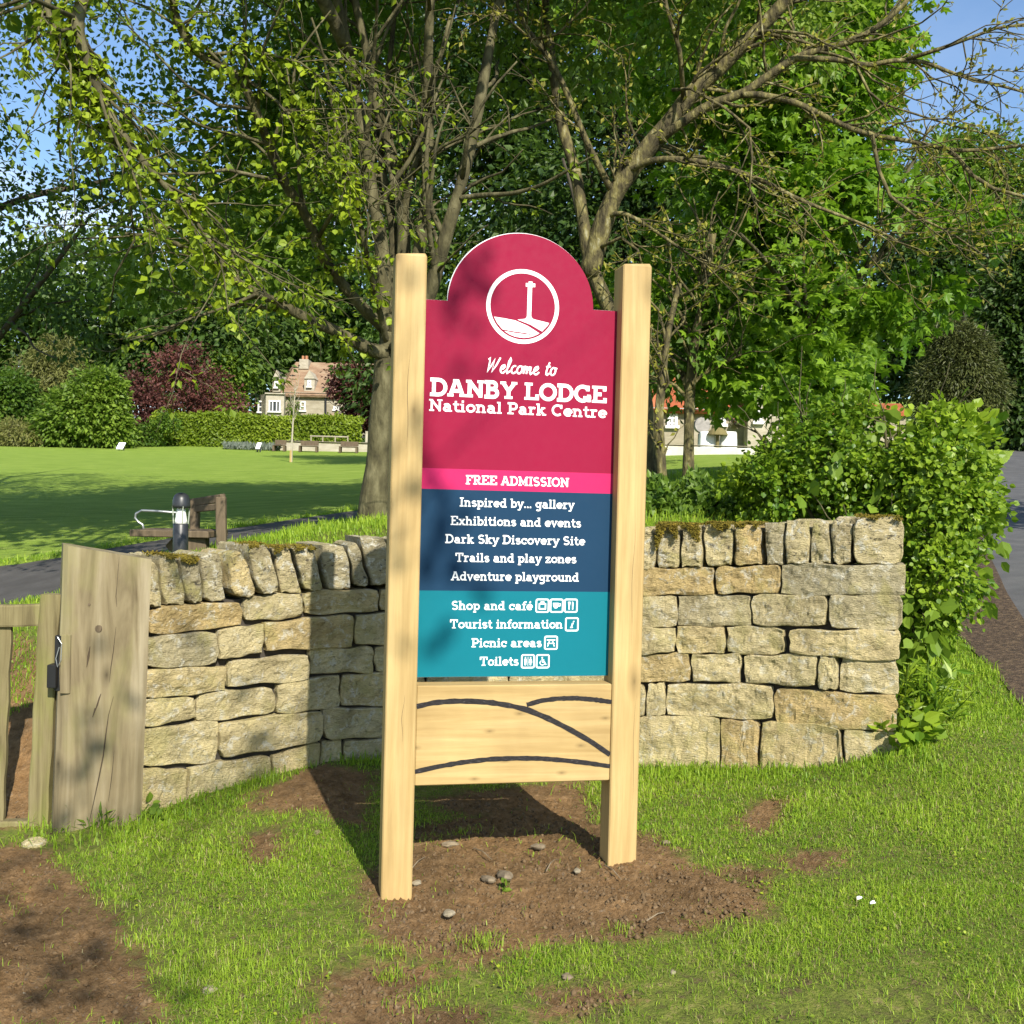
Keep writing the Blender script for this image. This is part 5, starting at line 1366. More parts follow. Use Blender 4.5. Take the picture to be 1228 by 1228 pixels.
# ------------------------------------------------------------------ hedge, shrub over the wall, ground plants
def build_hedge():
    D = 48; a = at(181, 540, D); c = at(432, 542, D)
    root = empty('hedge', ((a[0]+c[0])/2, D, G((a[0]+c[0])/2, D)))
    tag(root, 'long clipped yellow green hedge in front of the house', 'hedge')
    r = np.random.default_rng(81); n = 15000
    x = r.uniform(a[0], c[0], n); H = 1.42
    face = r.random(n); t = r.random(n)
    y = np.where(face < .62, D + r.normal(0, .07, n), D + r.uniform(0, 1.2, n))
    zt = G((a[0]+c[0])/2, D)
    z = np.where(face < .62, t*H, H + r.normal(0, .05, n))
    z = z*(1+.04*np.sin(x*1.3)) + hgt(x, np.full(n, D))
    o = np.where(face[:, None] < .62, np.array([0, -1, .35]), np.array([0, -.2, 1]))
    nr = unit(o + r.normal(0, .5, (n, 3))); dr = unit(r.normal(0, 1, (n, 3)) + np.array([0, -.2, .2]))
    tint = np.clip(.5 + .35*noise3(np.stack([x, y, z], 1), .8, 5) + r.normal(0, .15, n) - .25*(x > at(355, 540, D)[0]), 0, 1)
    leaf_mesh('foliage', M['leaf_hedge'], np.stack([x, y, z], 1)-np.array(root.location), dr, nr, r.uniform(.10, .18, n), tint, 'oval', root)
    mb = MB(); zb = hgt(np.linspace(a[0], c[0], 12), np.full(12, D)); xs = np.linspace(a[0]+.1, c[0]-.1, 12)
    for i in range(11): mb.box(((xs[i]+xs[i+1])/2-root.location.x, .62, zb[i]+.6-root.location.z), (xs[i+1]-xs[i], 1.0, 1.45))
    mb.build('hedge_core', M['leaf_shade_dark'], root)
build_hedge()
def build_shrub():
    r = np.random.default_rng(82); D = 6.55
    b = at(1090, 760, D); root = empty('shrub', (b[0], b[1], G(b[0], b[1])))
    tag(root, 'dense bright green shrub spilling over the right end of the stone wall', 'shrub')
    lob = [(at(925,585,7.0), (.34,.40,.26)), (at(985,545,7.0), (.36,.42,.30)), (at(1050,545,6.9), (.40,.45,.32)), (at(1110,560,6.7), (.36,.45,.34)), (at(1130,620,6.45), (.30,.42,.30)),
           (at(1040,600,6.9), (.40,.35,.25)), (at(1120,690,6.3), (.24,.38,.28)), (at(1100,745,6.25), (.18,.32,.22)), (at(1155,585,6.6), (.18,.3,.2)), (at(1045,505,6.9), (.22,.3,.12))]
    st = []
    for px, py, d in ((905,515,7.0),(960,500,7.0),(1010,500,6.9),(1060,495,6.9),(1110,510,6.7),(1160,560,6.5),(1170,620,6.4),(1000,580,6.8),(1130,680,6.3)):
        st.append((P3([(1075,800,6.5),(1075+(px-1075)*.35,720,6.6),(1075+(px-1075)*.7,py+60,d),(px,py,d)]), np.linspace(.022,.006,4)))
    tw = side_branches(st, 120, (.15, .5), r, .9, .1, .25, .3, .5, rmin=.002)
    tubes(st+tw, 'stems', M['bark_a'], root)
    crown(root, lob, 1700, 16, .085, .038, M['leaf_shrub'], 83, 'round', .55, -.6, 6, flat=.4, up=.45, name='foliage', jit=.5)
    crown(root, lob, 80, 3, .09, .105, M['leaf_hazel'], 84, 'round', .97, None, 6, flat=.3, up=.5, name='broad_leaves', jit=.3, droop=.6)
    crown(root, [(at(1090,745,6.15), (.16,.26,.24)), (at(1150,640,6.3), (.16,.26,.2))], 30, 4, .08, .10, M['leaf_hazel'], 85, 'round', .9, None, 6, flat=.3, up=.4, name='broad_leaves', jit=.3, droop=.7)
    crown(root, [(at(1130,510,6.8), (.26,.26,.10))], 26, 9, .08, .065, M['leaf_shrub'], 86, 'round', .8, None, 6, flat=.5, up=.5, name='shoots', jit=.4, droop=-.4)
    crown(root, [(at(1170,525,6.7), (.12,.2,.08))], 10, 9, .08, .065, M['leaf_shrub'], 87, 'round', .8, None, 6, flat=.5, up=.5, name='shoots', jit=.4, droop=-.4)
build_shrub()
def weed(label, x, y, h, n, leaf, tpl, seed, mat='leaf_shrub', cat='plant', name='weed', wid=.12, group='weeds at the foot of the wall'):
    r = np.random.default_rng(seed); root = empty(name, (x, y, G(x, y)))
    tag(root, label, cat, group)
    st = [(wander((x+r.normal(0, wid*.5), y+r.normal(0, wid*.35), G(x, y)-.02), (r.normal(0, .35), r.normal(0, .3)-.1, 1), h*r.uniform(.6, 1.05), 5, r, .12), np.linspace(.0035, .0015, 6)) for _ in range(n)]
    tubes(st, 'stem', M['leaf_mid'], root)
    twig_leaves('foliage', st, 26, leaf, M[mat], r, root, tpl, 2, .02, .15)
for lab, px, py, D, h, n, lf, tp in (('tall nettles against the right end of the wall', 1098, 850, 5.75, .42, 22, .095, 'long'), ('bright leafy weeds low at the corner of the wall', 1088, 878, 5.5, .24, 16, .075, 'round'),
                       ('narrow leaved weeds behind the nettles', 1118, 790, 6.0, .34, 16, .085, 'long')):
    p = at(px, py, D); weed(lab, p[0], p[1], h, n, lf, tp, int(px*7))
p = on(122, 985); weed('leafy green weed at the foot of the thick gate post', p[0], p[1]-.03, .12, 9, .055, 'long', 12, 'leaf_bright')
p = on(170, 975); weed('pale weed tuft between the gate post and the wall', p[0], p[1]-.03, .10, 8, .05, 'round', 13, 'leaf_bright')
p = on(603, 1062); weed('tiny green seedling alone on the bare soil', p[0], p[1], .035, 5, .032, 'round', 14, 'leaf_bright', wid=.03, group=None)
def under():
    r = np.random.default_rng(90); n = 5200
    px = r.uniform(772, 900, n); D = r.uniform(7.3, 8.6, n)
    x = np.array([at(a, 600, d)[0] for a, d in zip(px, D)])
    z = hgt(x, D); hh = r.random(n)*.23*(.55+.45*np.sin(px*.11+D*2))
    dr = unit(r.normal(0, .7, (n, 3)) + np.array([0, -.1, .5])); nr = unit(r.normal(0, .6, (n, 3)) + np.array([0, -.5, .7]))
    o = leaf_mesh('undergrowth', M['leaf_mid'], np.stack([x, D, z+np.abs(hh)], 1), dr, nr, r.uniform(.04, .085, n), r.random(n), 'oval')
    tag(o, 'dark leafy undergrowth on the bank behind the right part of the wall', 'undergrowth', kind='stuff')
under()

# ------------------------------------------------------------------ buildings and garden things
M['house_stone'] = noisy('house_stone', [(0.3, (0.22, 0.19, 0.135)), (0.55, (0.31, 0.275, 0.205)), (0.75, (0.39, 0.35, 0.28))], 1.6, 0.9, (1,1,2.6), 0.4, 0.05, 8, bscale=4)
M['house_pale'] = noisy('house_pale_stone', [(0.3, (0.29, 0.26, 0.195)), (0.6, (0.39, 0.355, 0.28)), (0.8, (0.46, 0.43, 0.36))], 2.5, 0.9, (1,1,2), 0.4, 0.04, 8, bscale=5)
M['tile_old'] = noisy('old_clay_tiles', [(0.25, (0.17, 0.105, 0.066)), (0.5, (0.275, 0.180, 0.115)), (0.75, (0.34, 0.27, 0.18))], 1.4, 0.9, (1,1,3), 0.7, 0.06, 9, bscale=5)
M['pantile'] = noisy('orange_pantiles', [(0.25, (0.26, 0.062, 0.024)), (0.5, (0.36, 0.100, 0.040)), (0.75, (0.42, 0.155, 0.070))], 1.2, 0.85, (3,1,1), 0.7, 0.05, 8, bscale=6)
M['sash'] = plain('white_sash', (0.66, 0.66, 0.64), 0.5)
M['glass'] = plain('window_glass', (0.035, 0.042, 0.05), 0.08)
M['render_w'] = noisy('white_render', [(0.3, (0.42, 0.41, 0.36)), (0.7, (0.62, 0.60, 0.54))], 3, 0.9, (1,1,1), 0.3, 0.03)
M['cloth_w'] = plain('white_cloth', (0.82, 0.82, 0.82), 0.8)
M['parasol'] = plain('olive_parasol', (0.15, 0.125, 0.045), 0.85)
M['grey_st'] = noisy('millstone_grey', [(0.3, (0.20, 0.19, 0.18)), (0.7, (0.36, 0.34, 0.32))], 8, 0.9)
M['pot'] = plain('terracotta', (0.36, 0.16, 0.08), 0.8)
M['flower'] = leaf_mat('petals_pink', (0.42, 0.03, 0.12), (0.75, 0.20, 0.32), (0.6, 0.1, 0.2), 0.3)
def mk(parent, D):
    """helpers that place boxes by their photographed outline at a given distance"""
    o = np.array(parent.location)
    def part(name, x0, y0, x1, y1, d0, d1, mat, par=None, bev=0.01, Dd=0.0):
        a = at(x0, y0, D+Dd); b = at(x1, y1, D+Dd)
        mb = MB(); mb.bevbox(((a[0]+b[0])/2-o[0], D+Dd+(d0+d1)/2-o[1], (a[2]+b[2])/2-o[2]), (abs(b[0]-a[0]), d1-d0, abs(a[2]-b[2])), bev)
        return mb.build(name, M[mat], par or parent)
    def window(x0, y0, x1, y1, nx, ny, Dd=0.0, par=None):
        a = at(x0, y0, D+Dd); b = at(x1, y1, D+Dd); X0, X1, Z1, Z0 = a[0]-o[0], b[0]-o[0], a[2]-o[2], b[2]-o[2]; Y = D+Dd-o[1]
        f = MB(); t = .085
        f.box(((X0+X1)/2, Y-.02, Z0+t/2), (X1-X0+.1, .16, t)); f.box(((X0+X1)/2, Y-.01, Z1-t/2), (X1-X0, .12, t))
        f.box((X0+t/2, Y-.01, (Z0+Z1)/2), (t, .12, Z1-Z0-2*t)); f.box((X1-t/2, Y-.01, (Z0+Z1)/2), (t, .12, Z1-Z0-2*t))
        for i in range(1, nx): f.box((X0+(X1-X0)*i/nx, Y-.005, (Z0+Z1)/2), (.06, .10, Z1-Z0-2*t))
        for i in range(1, ny): f.box(((X0+X1)/2, Y+.0, Z0+(Z1-Z0)*i/ny), (X1-X0-2*t, .09, .05))
        w = f.build('window', M['sash'], par or parent)
        g = MB(); g.box(((X0+X1)/2, Y+.02, (Z0+Z1)/2), (X1-X0-.04, .03, Z1-Z0-.04)); g.build('pane', M['glass'], w)
        return w
    def sheet(name, pts, mat, th=.14, par=None):
        """roof slab: four or more px corners with their own distances, given a thickness"""
        P = P3(pts)-o; n = len(P); nv = unit(np.cross(P[1]-P[0], P[2]-P[0])); 
        if nv[1] > 0: nv = -nv
        V = list(P) + list(P - nv*th)
        F = [tuple(range(n)), tuple(range(2*n-1, n-1, -1))] + [(i, n+i, n+(i+1) % n, (i+1) % n) for i in range(n)]
        mb = MB(); mb.add(V, F); return mb.build(name, M[mat], par or parent)
    return part, window, sheet
def build_house():
    D = 62; b = at(390, 530, D); root = empty('house', (b[0], b[1], G(b[0], b[1])))
    tag(root, 'old stone house with dormers, bay window and red tiled roof beyond the lawn', 'house')
    part, window, sheet = mk(root, D)
    part('wall', 338, 473, 480, 545, 0, 5.5, 'house_stone')
    part('eaves_band', 339, 470.5, 481, 474.5, -.22, 0, 'house_pale')
    sheet('roof', [(336,473,D-.3),(482,476,D-.3),(470,437,D+3.2),(355,434,D+3.2)], 'tile_old')
    sheet('roof', [(336,473,D-.25),(355,434,D+3.25),(322,470,D+5.8)], 'tile_old')
    ch = part('chimney', 349, 424, 360, 446, 2.4, 3.6, 'house_pale')
    part('chimney_pot', 351, 419, 353.5, 424, 2.7, 2.95, 'pot', ch); part('chimney_pot', 355.5, 419, 358, 424, 2.7, 2.95, 'pot', ch)
    part('chimney_cap', 348.2, 435, 360.8, 437, 2.3, 3.7, 'house_stone', ch)
    # bay window, canted, flat parapet
    bay = MB(); o = np.array(root.location)
    P = [at(x, 472, d)-o for x, d in ((306,D+.2),(319,D-1.5),(341,D-1.5),(343,D+.2))]; zb = -.3; zt = P[1][2]
    V = [(p[0], p[1], zb) for p in P] + [(p[0], p[1], zt) for p in P]
    bay.add(V, [(0,1,5,4),(1,2,6,5),(2,3,7,6),(4,5,6,7),(3,2,1,0),(0,4,7,3)])
    by = bay.build('bay', M['house_pale'], root)
    window(322.5, 480, 336.5, 495, 3, 1, -1.56, by); window(309.5, 480.5, 316, 495.5, 1, 2, -.78, by)
    part('bay_cornice', 318, 471, 342, 473.2, -.12, .1, 'house_pale', by, .01, -1.5)
    # dormers with little pointed gables
    for x0, x1, ys, yt, ya in ((327,336,451,470,443.5),(365,377,450,470,444)):
        d = part('dormer', x0, ys+3, x1, yt, 0, 2.2, 'house_pale', None, .01, .1)
        oo = np.array(root.location); mb = MB()
        A = at(x0-.6, ys+4, D+.02)-oo; B = at(x1+.6, ys+4, D+.02)-oo; T = at((x0+x1)/2, ya, D+.02)-oo
        mb.add([A, B, T, A+[0,2.6,0], B+[0,2.6,0], T+[0,2.6,0]], [(0,1,2),(5,4,3),(0,2,5,3),(2,1,4,5),(1,0,3,4)])
        mb.build('dormer_gable', M['house_pale'], d)
        window((x0+x1)/2-2.2, ys+6, (x0+x1)/2+2.2, ys+15, 1, 2, .04, d)
    window(360, 481, 366.5, 494, 1, 2); window(400, 487, 407, 493, 2, 1); window(425, 482, 431, 494, 1, 2)
    dp = MB(); q = at(390.5, 475, D-.08)-o; q2 = at(390.3, 512, D-.08)-o; dp.tube([q, q2], .06, 8); dp.build('drainpipe', M['iron'], root)
    sheet('porch_roof', [(394,503,D-1.4),(409,503,D-1.4),(406,496,D-.05),(396,496,D-.05)], 'tile_old', .1)
build_house()
def leafy(name, label, cat, pts_px, n, size, mat, seed, group=None):
    r = np.random.default_rng(seed); px, py, D = pts_px[0]
    b = at(px, py, D); root = empty(name, (b[0], b[1], G(b[0], b[1]))); tag(root, label, cat, group)
    lob = [(at(x, y, d), rr) for x, y, d, rr in pts_px[1]] if isinstance(pts_px[1], list) else None
    return root, lob
# climber on the house front
def climber():
    D = 61.6; b = at(352, 525, D); root = empty('climbing_plant', (b[0], b[1], G(b[0], b[1])))
    tag(root, 'dark climbing plant on the house front between bay and window', 'climber')
    crown(root, [(at(351,490,D), (.35,.2,.95)), (at(349,512,D), (.5,.25,.5))], 90, 10, .25, .14, M['leaf_mid'], 91, 'oval', .2, None, name='foliage')
    tubes([limb([(352,528,D),(351,500,D),(350,475,D)], .04, .02)], 'stem', M['bark_d'], root)
climber()
def garden():
    # low stone terrace wall with a rail, benches in front of it
    D = 46.5; b = at(388, 545, D); root = empty('terrace_wall', (b[0], b[1], G(b[0], b[1])))
    tag(root, 'low pale stone terrace wall with a railing below the house', 'wall')
    part, window, sheet = mk(root, D)
    part('wall_body', 336, 530.5, 442, 552, 0, .5, 'house_pale'); part('wall_coping', 335.5, 529, 443, 531, -.06, .56, 'house_stone')
    part('pier', 438, 517, 441, 530.4, .05, .3, 'house_pale')
    rl = MB(); o = np.array(root.location)
    rl.tube(P3([(372,523,D+.3),(418,524,D+.3)])-o, .035, 6)
    for x in (373, 387, 402, 417): rl.tube(P3([(x,523,D+.3),(x,531,D+.3)])-o, .03, 6)
    rl.build('railing', M['house_stone'], root)
    for i, (x0, lab) in enumerate(((359,'first grey garden bench left of centre below the terrace wall'),(407,'grey garden bench below the terrace wall nearest the tree trunk'),(324,'grey garden bench at the left end of the terrace wall'))):
        Db = 45.4; q = at(x0+11, 543, Db); br = empty('garden_bench', (q[0], q[1], G(q[0], q[1]))); z0 = br.location.z
        tag(br, lab, 'bench', 'benches below the terrace')
        br.scale = (1, 1, .6)
        w = 22*Db/FPX if i < 2 else 14*Db/FPX
        m1 = MB(); m1.bevbox((0,0,.42), (w,.42,.05), .01); m1.build('seat', M['old_bench'], br)
        m2 = MB(); m2.bevbox((0,.22,.66), (w*.98,.05,.34), .01); m2.build('backrest', M['old_bench'], br)
        for sx in (-.45, .45):
            m3 = MB(); m3.bevbox((sx*w,.0,.19), (.08,.40,.40), .01); m3.build('leg', M['old_bench'], br)
    # sapling with its stake
    D = 30; q = at(349, 566, D); r = np.random.default_rng(95); st = empty('sapling', (q[0], q[1], G(q[0], q[1])))
    tag(st, 'thin young sapling tied to a pale stake on the lawn', 'sapling')
    tr = [limb([(349,566,D),(350,530,D),(352,495,D),(354,465,D)], .035, .012)]
    tw = side_branches(tr, 22, (.2,.6), r, .7, .2, .15, .5, .5, rmin=.004)
    tubes(tr+tw, 'trunk', M['house_pale'], st); twig_leaves('crown', tw, 5, .06, M['leaf_ash'], r, st, 'oval', 1, .02)
    m = MB(); m.tube(P3([(348,567,D-.05),(348.6,540,D-.05)])-np.array(st.location), .03, 6); m.build('stake', M['oak_v'], st)
    # white information boards on the lawn edge
    for x, y, D, w, lab in ((145,534,42,8,'white slanted information board at the edge of the lawn'),(310,534,44,5,'small white sign by the lavender under the hedge')):
        q = at(x, y+5, D); br = empty('info_board', (q[0], q[1], G(q[0], q[1]))); z0 = br.location.z
        tag(br, lab, 'board', 'white boards on the lawn')
        zt = at(x, y, D)[2]-z0; k = w*D/FPX
        m1 = MB(); m1.add([(-k/2,-.16,zt-.12),(k/2,-.16,zt-.12),(k/2,.16,zt+.12),(-k/2,.16,zt+.12),(-k/2,-.15,zt-.16),(k/2,-.15,zt-.16),(k/2,.17,zt+.08),(-k/2,.17,zt+.08)], [(0,1,2,3),(7,6,5,4),(4,5,1,0),(5,6,2,1),(6,7,3,2),(7,4,0,3)])
        m1.build('board_face', M['white'], br)
        for sx in (-.35, .35):
            m2 = MB(); m2.tube([(sx*k,.05,-.2),(sx*k,.05,zt-.02)], .03, 6); m2.build('leg', M['black'], br)
    # lavender border under the hedge
    r = np.random.default_rng(96); n = 1600; px = r.uniform(268, 336, n); D = r.uniform(45.5, 47, n)
    P = np.stack([at(300,540,1)[0]*0 + np.array([at(a,540,d)[0] for a, d in zip(px, D)]), D, np.zeros(n)], 1); P[:, 2] = hgt(P[:, 0], P[:, 1]) + r.random(n)*.16
    o = leaf_mesh('lavender_border', M['lavender'], P, unit(r.normal(0, .4, (n, 3))+np.array([0, 0, 1])), unit(r.normal(0, 1, (n, 3))), r.uniform(.12, .25, n), r.random(n), 'long')
    tag(o, 'grey green lavender border along the foot of the hedge', 'plants', kind='stuff')
garden()
def build_cottage():
    D = 30; b = at(850, 545, D); root = empty('cottage', (b[0], b[1], G(b[0], b[1])))
    tag(root, 'low stone cottage with an orange pantile roof behind the trees', 'cottage')
    part, window, sheet = mk(root, D)
    part('wall', 775, 488, 897, 560, 0, 4.5, 'house_stone')
    sheet('roof', [(770,491,D-.25),(900,494,D-.25),(905,437,D+2.4),(768,434,D+2.4)], 'pantile', .1)
    part('gutter', 771, 490, 899, 493, -.36, -.26, 'steel')
    window(858, 493, 870, 512, 2, 3, -.03); window(800, 495, 812, 514, 2, 3, -.03)
    g = part('gable_wall', 893, 474, 936, 560, -.5, 4, 'house_pale')
    mb = MB(); o = np.array(root.location); A = at(893,474,D-.5)-o; B = at(936,474,D-.5)-o; T = at(914,448,D-.5)-o
    mb.add([A,B,T,A+[0,4.4,0],B+[0,4.4,0],T+[0,4.4,0]], [(0,1,2),(5,4,3),(0,2,5,3),(2,1,4,5),(1,0,3,4)]); mb.build('gable', M['house_pale'], g)
    window(905, 492, 914, 509, 1, 2, -.53, g)
    # outbuilding with the same roof to the right
    D2 = 33; b2 = at(1045, 545, D2); rt = empty('outbuilding', (b2[0], b2[1], G(b2[0], b2[1])))
    tag(rt, 'outbuilding whose orange tiled roof shows above the shrub', 'building')
    p2, w2, s2 = mk(rt, D2)
    p2('wall', 1000, 492, 1085, 560, 0, 4, 'house_stone'); s2('roof', [(996,493,D2-.2),(1089,495,D2-.2),(1080,484,D2+2.1),(1006,483,D2+2.1)], 'pantile', .1)
    # terrace wall and things in front of the cottage
    D3 = 26.5; q = at(840, 548, D3); tw = empty('garden_wall', (q[0], q[1], G(q[0], q[1])))
    tag(tw, 'low whitewashed garden wall in front of the cottage', 'wall')
    p3, _, _ = mk(tw, D3); p3('wall_body', 795, 535, 905, 556, 0, .35, 'render_w'); p3('wall_coping', 794, 533.2, 906, 535.4, -.04, .39, 'house_pale')
    q = at(841, 535, 28.2); ms = empty('millstone', (q[0], q[1], q[2])); m = MB(); k = 28.2/FPX
    m.lathe([(1.5*k,-.14),(9.2*k,-.14),(9.5*k,-.1),(9.5*k,.1),(9.2*k,.14),(1.5*k,.14)], (0,0,0), 24)
    m.v = [(v[0], v[2], v[1] + 25*k) for v in m.v]; mo = m.build('stone_disc', M['grey_st'], ms)
    m = MB(); m.bevbox((0,.0,7.5*k), (.16,.24,15.6*k), .01); m.build('stand', M['grey_st'], ms)
    tag(ms, 'round grey millstone standing on end against the cottage wall', 'millstone')
    D4 = 27.6; k = D4/FPX
    for x0, lab in ((848,'white clothed cafe table left of the olive parasol pole'),(873,'white clothed cafe table right of the olive parasol pole')):
        q = at(x0, 541, D4); t = empty('cafe_table', (q[0], q[1], q[2])); m = MB()
        r = np.random.default_rng(int(x0)); zt = 23*k
        prof = []
        V = []; n = 20
        for j, (rr, z) in enumerate(((10.5*k,0),(10*k,zt*.6),(9.6*k,zt-.03),(9.2*k,zt),(.01,zt+.004))):
            for i in range(n):
                a = 2*PI*i/n; f = 1+.07*math.sin(a*7+1)*(1 if j < 2 else .1)
                V.append((rr*f*math.cos(a), rr*.8*f*math.sin(a), z))
        F = [(j*n+i, j*n+(i+1) % n, (j+1)*n+(i+1) % n, (j+1)*n+i) for j in range(4) for i in range(n)]
        m.add(V, F); m.build('tablecloth', M['cloth_w'], t, True)
        m = MB(); m.tube([(0,0,-.1),(0,0,zt-.04)], .05, 8); m.build('table_leg', M['iron'], t)
        tag(t, lab, 'table', 'tables outside the cottage')
    q = at(860, 541, D4-.2); pa = empty('parasol', (q[0], q[1], q[2]))
    tag(pa, 'olive brown parasol standing between the white tables by the cottage', 'parasol')
    m = MB(); m.tube([(0,0,-.1),(0,0,22*k)], .045, 8); m.build('pole', M['parasol'], pa)
    m = MB(); m.lathe([(12.5*k,19*k),(12.3*k,20*k),(10*k,24*k),(6*k,27.2*k),(1*k,28.4*k)], (0,0,0), 16); m.build('canopy', M['parasol'], pa)
    q = at(886, 506, 29.7); hb = empty('hanging_basket', (q[0], q[1], q[2]-.1)); tag(hb, 'hanging basket of pink flowers on the cottage wall', 'flower basket')
    crown(hb, [(at(886,500,29.7), (.14,.12,.12))], 40, 6, .06, .06, M['flower'], 97, 'round', .6, None, name='flowers')
    m = MB(); m.lathe([(.03,-.06),(.13,.02),(.14,.08)], (0,0,0), 12); m.build('basket', M['bark_d'], hb)
build_cottage()

# ------------------------------------------------------------------ loose things on the ground
M['pebble'] = noisy('pebble', [(0.3, (0.13, 0.10, 0.065)), (0.6, (0.22, 0.175, 0.115)), (0.8, (0.30, 0.255, 0.19))], 14, 0.9)
M['pebble_w'] = noisy('pale_pebble', [(0.3, (0.17, 0.14, 0.09)), (0.7, (0.29, 0.25, 0.18))], 14, 0.9)
M['clod'] = noisy('soil_clod', [(0.3, (0.070, 0.044, 0.020)), (0.6, (0.155, 0.103, 0.054)), (0.8, (0.25, 0.18, 0.105))], 30, 1.0, bmp=.6)
def rock_mesh(r, sx, sy, sz, n=9):
    V = []; m_ = 6
    ph = r.uniform(0, 6.28, 6)
    prof = [(-.9, .45), (-.45, .9), (0, 1.0), (.5, .86), (.85, .5)]
    for z, rr in prof:
        for i in range(n):
            a = 2*PI*i/n; f = 1+.20*math.sin(2*a+ph[0])+.15*math.sin(3*a+ph[1]+z)+r.normal(0, .07)
            V.append((rr*f*math.cos(a)*sx, rr*f*math.sin(a)*sy, z*sz*(1+r.normal(0, .06))))
    F = [(j*n+i, j*n+(i+1) % n, (j+1)*n+(i+1) % n, (j+1)*n+i) for j in range(len(prof)-1) for i in range(n)]
    F += [tuple(range(n-1, -1, -1)), tuple((len(prof)-1)*n+i for i in range(n))]
    return V, F
def stones():
    r = np.random.default_rng(98)
    L = [(538,1097,9,6,'w','pale oval stone on the soil just right of the left post foot'),(606,1052,13,8,'b','flat brown stone in the middle of the bare soil'),(692,1046,6,4,'w','small pale stone on the soil nearest the right post'),
         (646,1017,8,5,'b','buff stone at the edge of the sign shadow'),(540,1014,10,5,'b','grey stone by the grass tuft between the posts'),(586,1056,10,6,'b','darker flat stone left of the middle of the soil'),
         (251,1190,9,7,'w','pale angular stone on the grass at the lower left'),(680,1175,8,5,'b','grey stone half sunk in the lower turf'),(876,1092,4,3,'w','small white stone at the right end of the bare soil'),
         (807,1168,4,3,'w','tiny white stone in the turf below the bare soil'),(500,1061,6,4,'w','small stone against the left post'),(27,1195,4,3,'w','white pebble on the dirt path at the lower left'),
         (380,1001,6,4,'b','buff stone near the sign shadow on the left'),(798,1012,5,4,'b','grey pebble beside the right post')]
    for px, py, w, h, c, lab in L:
        p = on(px, py); D = p[1]; k = D/FPX
        m = MB(); V, F = rock_mesh(r, w*k, h*k*1.25, h*k*.75); m.add(V, F)
        o = m.build('stone', M['pebble_w' if c == 'w' else 'pebble']); o.location = (p[0], p[1], p[2]+.006-h*k*.05); o.rotation_euler = (r.normal(0, .1), r.normal(0, .1), r.uniform(0, 3))
        tag(o, lab, 'stone', 'stones lying on the ground')
    # scraps of white litter
    for px, py, lab in ((1030,1084,'round scrap of white litter on the right turf'),(1046,1090,'crumpled scrap of white litter right of the other')):
        p = on(px, py); m = MB(); n = 8
        V = [(.013*math.cos(2*PI*i/n)*r.uniform(.5, 1.2), .011*math.sin(2*PI*i/n)*r.uniform(.5, 1.1), .004+r.uniform(0, .010)) for i in range(n)] + [(0,0,.014)]
        V += [(x, y, z-.003) for x, y, z in V]
        m.add(V, [(i, (i+1) % n, n) for i in range(n)] + [(n+1+(i+1) % n, n+1+i, 2*n+1) for i in range(n)] + [(i, n+1+i, n+1+(i+1) % n, (i+1) % n) for i in range(n)])
        o = m.build('litter', M['cloth_w']); o.location = tuple(p+np.array([0,0,.012])); tag(o, lab, 'litter', 'white litter')
    # dead twigs on the soil
    for i, (a, b) in enumerate((((725,1040),(745,1058)),((775,1108),(802,1096)),((655,1048),(665,1034)),((568,1020),(590,1034)),((492,1046),(510,1030)))):
        A = on(*a)+[0,0,.008]; B = on(*b)+[0,0,.008]; m = MB(); C_ = (A+B)/2+[0,0,.010]
        m.tube(np.array([A, C_, B])-C_, [.0026,.0022,.0014], 6); o = m.build('twig', M['pebble']); o.location = tuple(C_)
        tag(o, ['dead twig on the soil near the right post','dead twig at the right end of the bare soil','short dead twig in the middle of the bare soil','dead twig at the sign shadow edge','dead twig beside the left post'][i], 'twig', 'dead twigs on the soil')
    # crumbs of soil and grit
    n = 5200; mb = []
    X = []; 
    c = np.array([(ground_hit(px, py)) for px, py in zip(r.uniform(-20, 960, 1400), r.uniform(960, 1226, 1400))])
    c = c[(soil_mask(c[:, 0], c[:, 1]) > .55) & ((c[:, 0] > -1.15) | (r.random(len(c)) < .3))]
    c = np.repeat(c, 9, 0) + r.normal(0, .05, (len(c)*9, 2)); c = c[soil_mask(c[:, 0], c[:, 1]) > .5]
    n = len(c); sz = .0028 + .011*r.random(n)**4
    oct_ = np.array([(1,0,0),(0,1,0),(-1,0,0),(0,-1,0),(0,0,1),(0,0,-1)])
    V = c_ = np.concatenate([c, (hgt(c[:, 0], c[:, 1]) + .012*fbm2(c[:,0],c[:,1],3.1,1) + .030*fbm2(c[:,0],c[:,1],2.6,5,2) + .014*fbm2(c[:,0],c[:,1],17,2,4))[:, None]], 1)
    V = c_[:, None] + oct_[None]*sz[:, None, None]*r.uniform(.6, 1.3, (n, 6, 1))
    f = np.array([(0,1,4),(1,2,4),(2,3,4),(3,0,4),(1,0,5),(2,1,5),(3,2,5),(0,3,5)])
    loops = ((np.arange(n)*6)[:, None, None] + f[None]).ravel()
    o = raw_mesh('soil_crumbs', V.reshape(-1, 3), loops, np.arange(n*8)*3, np.full(n*8, 3), M['clod'], None, {'tint': np.repeat(r.random(n), 6)}, True)
    tag(o, 'crumbs of bare soil and grit', 'soil', kind='stuff')
stones()

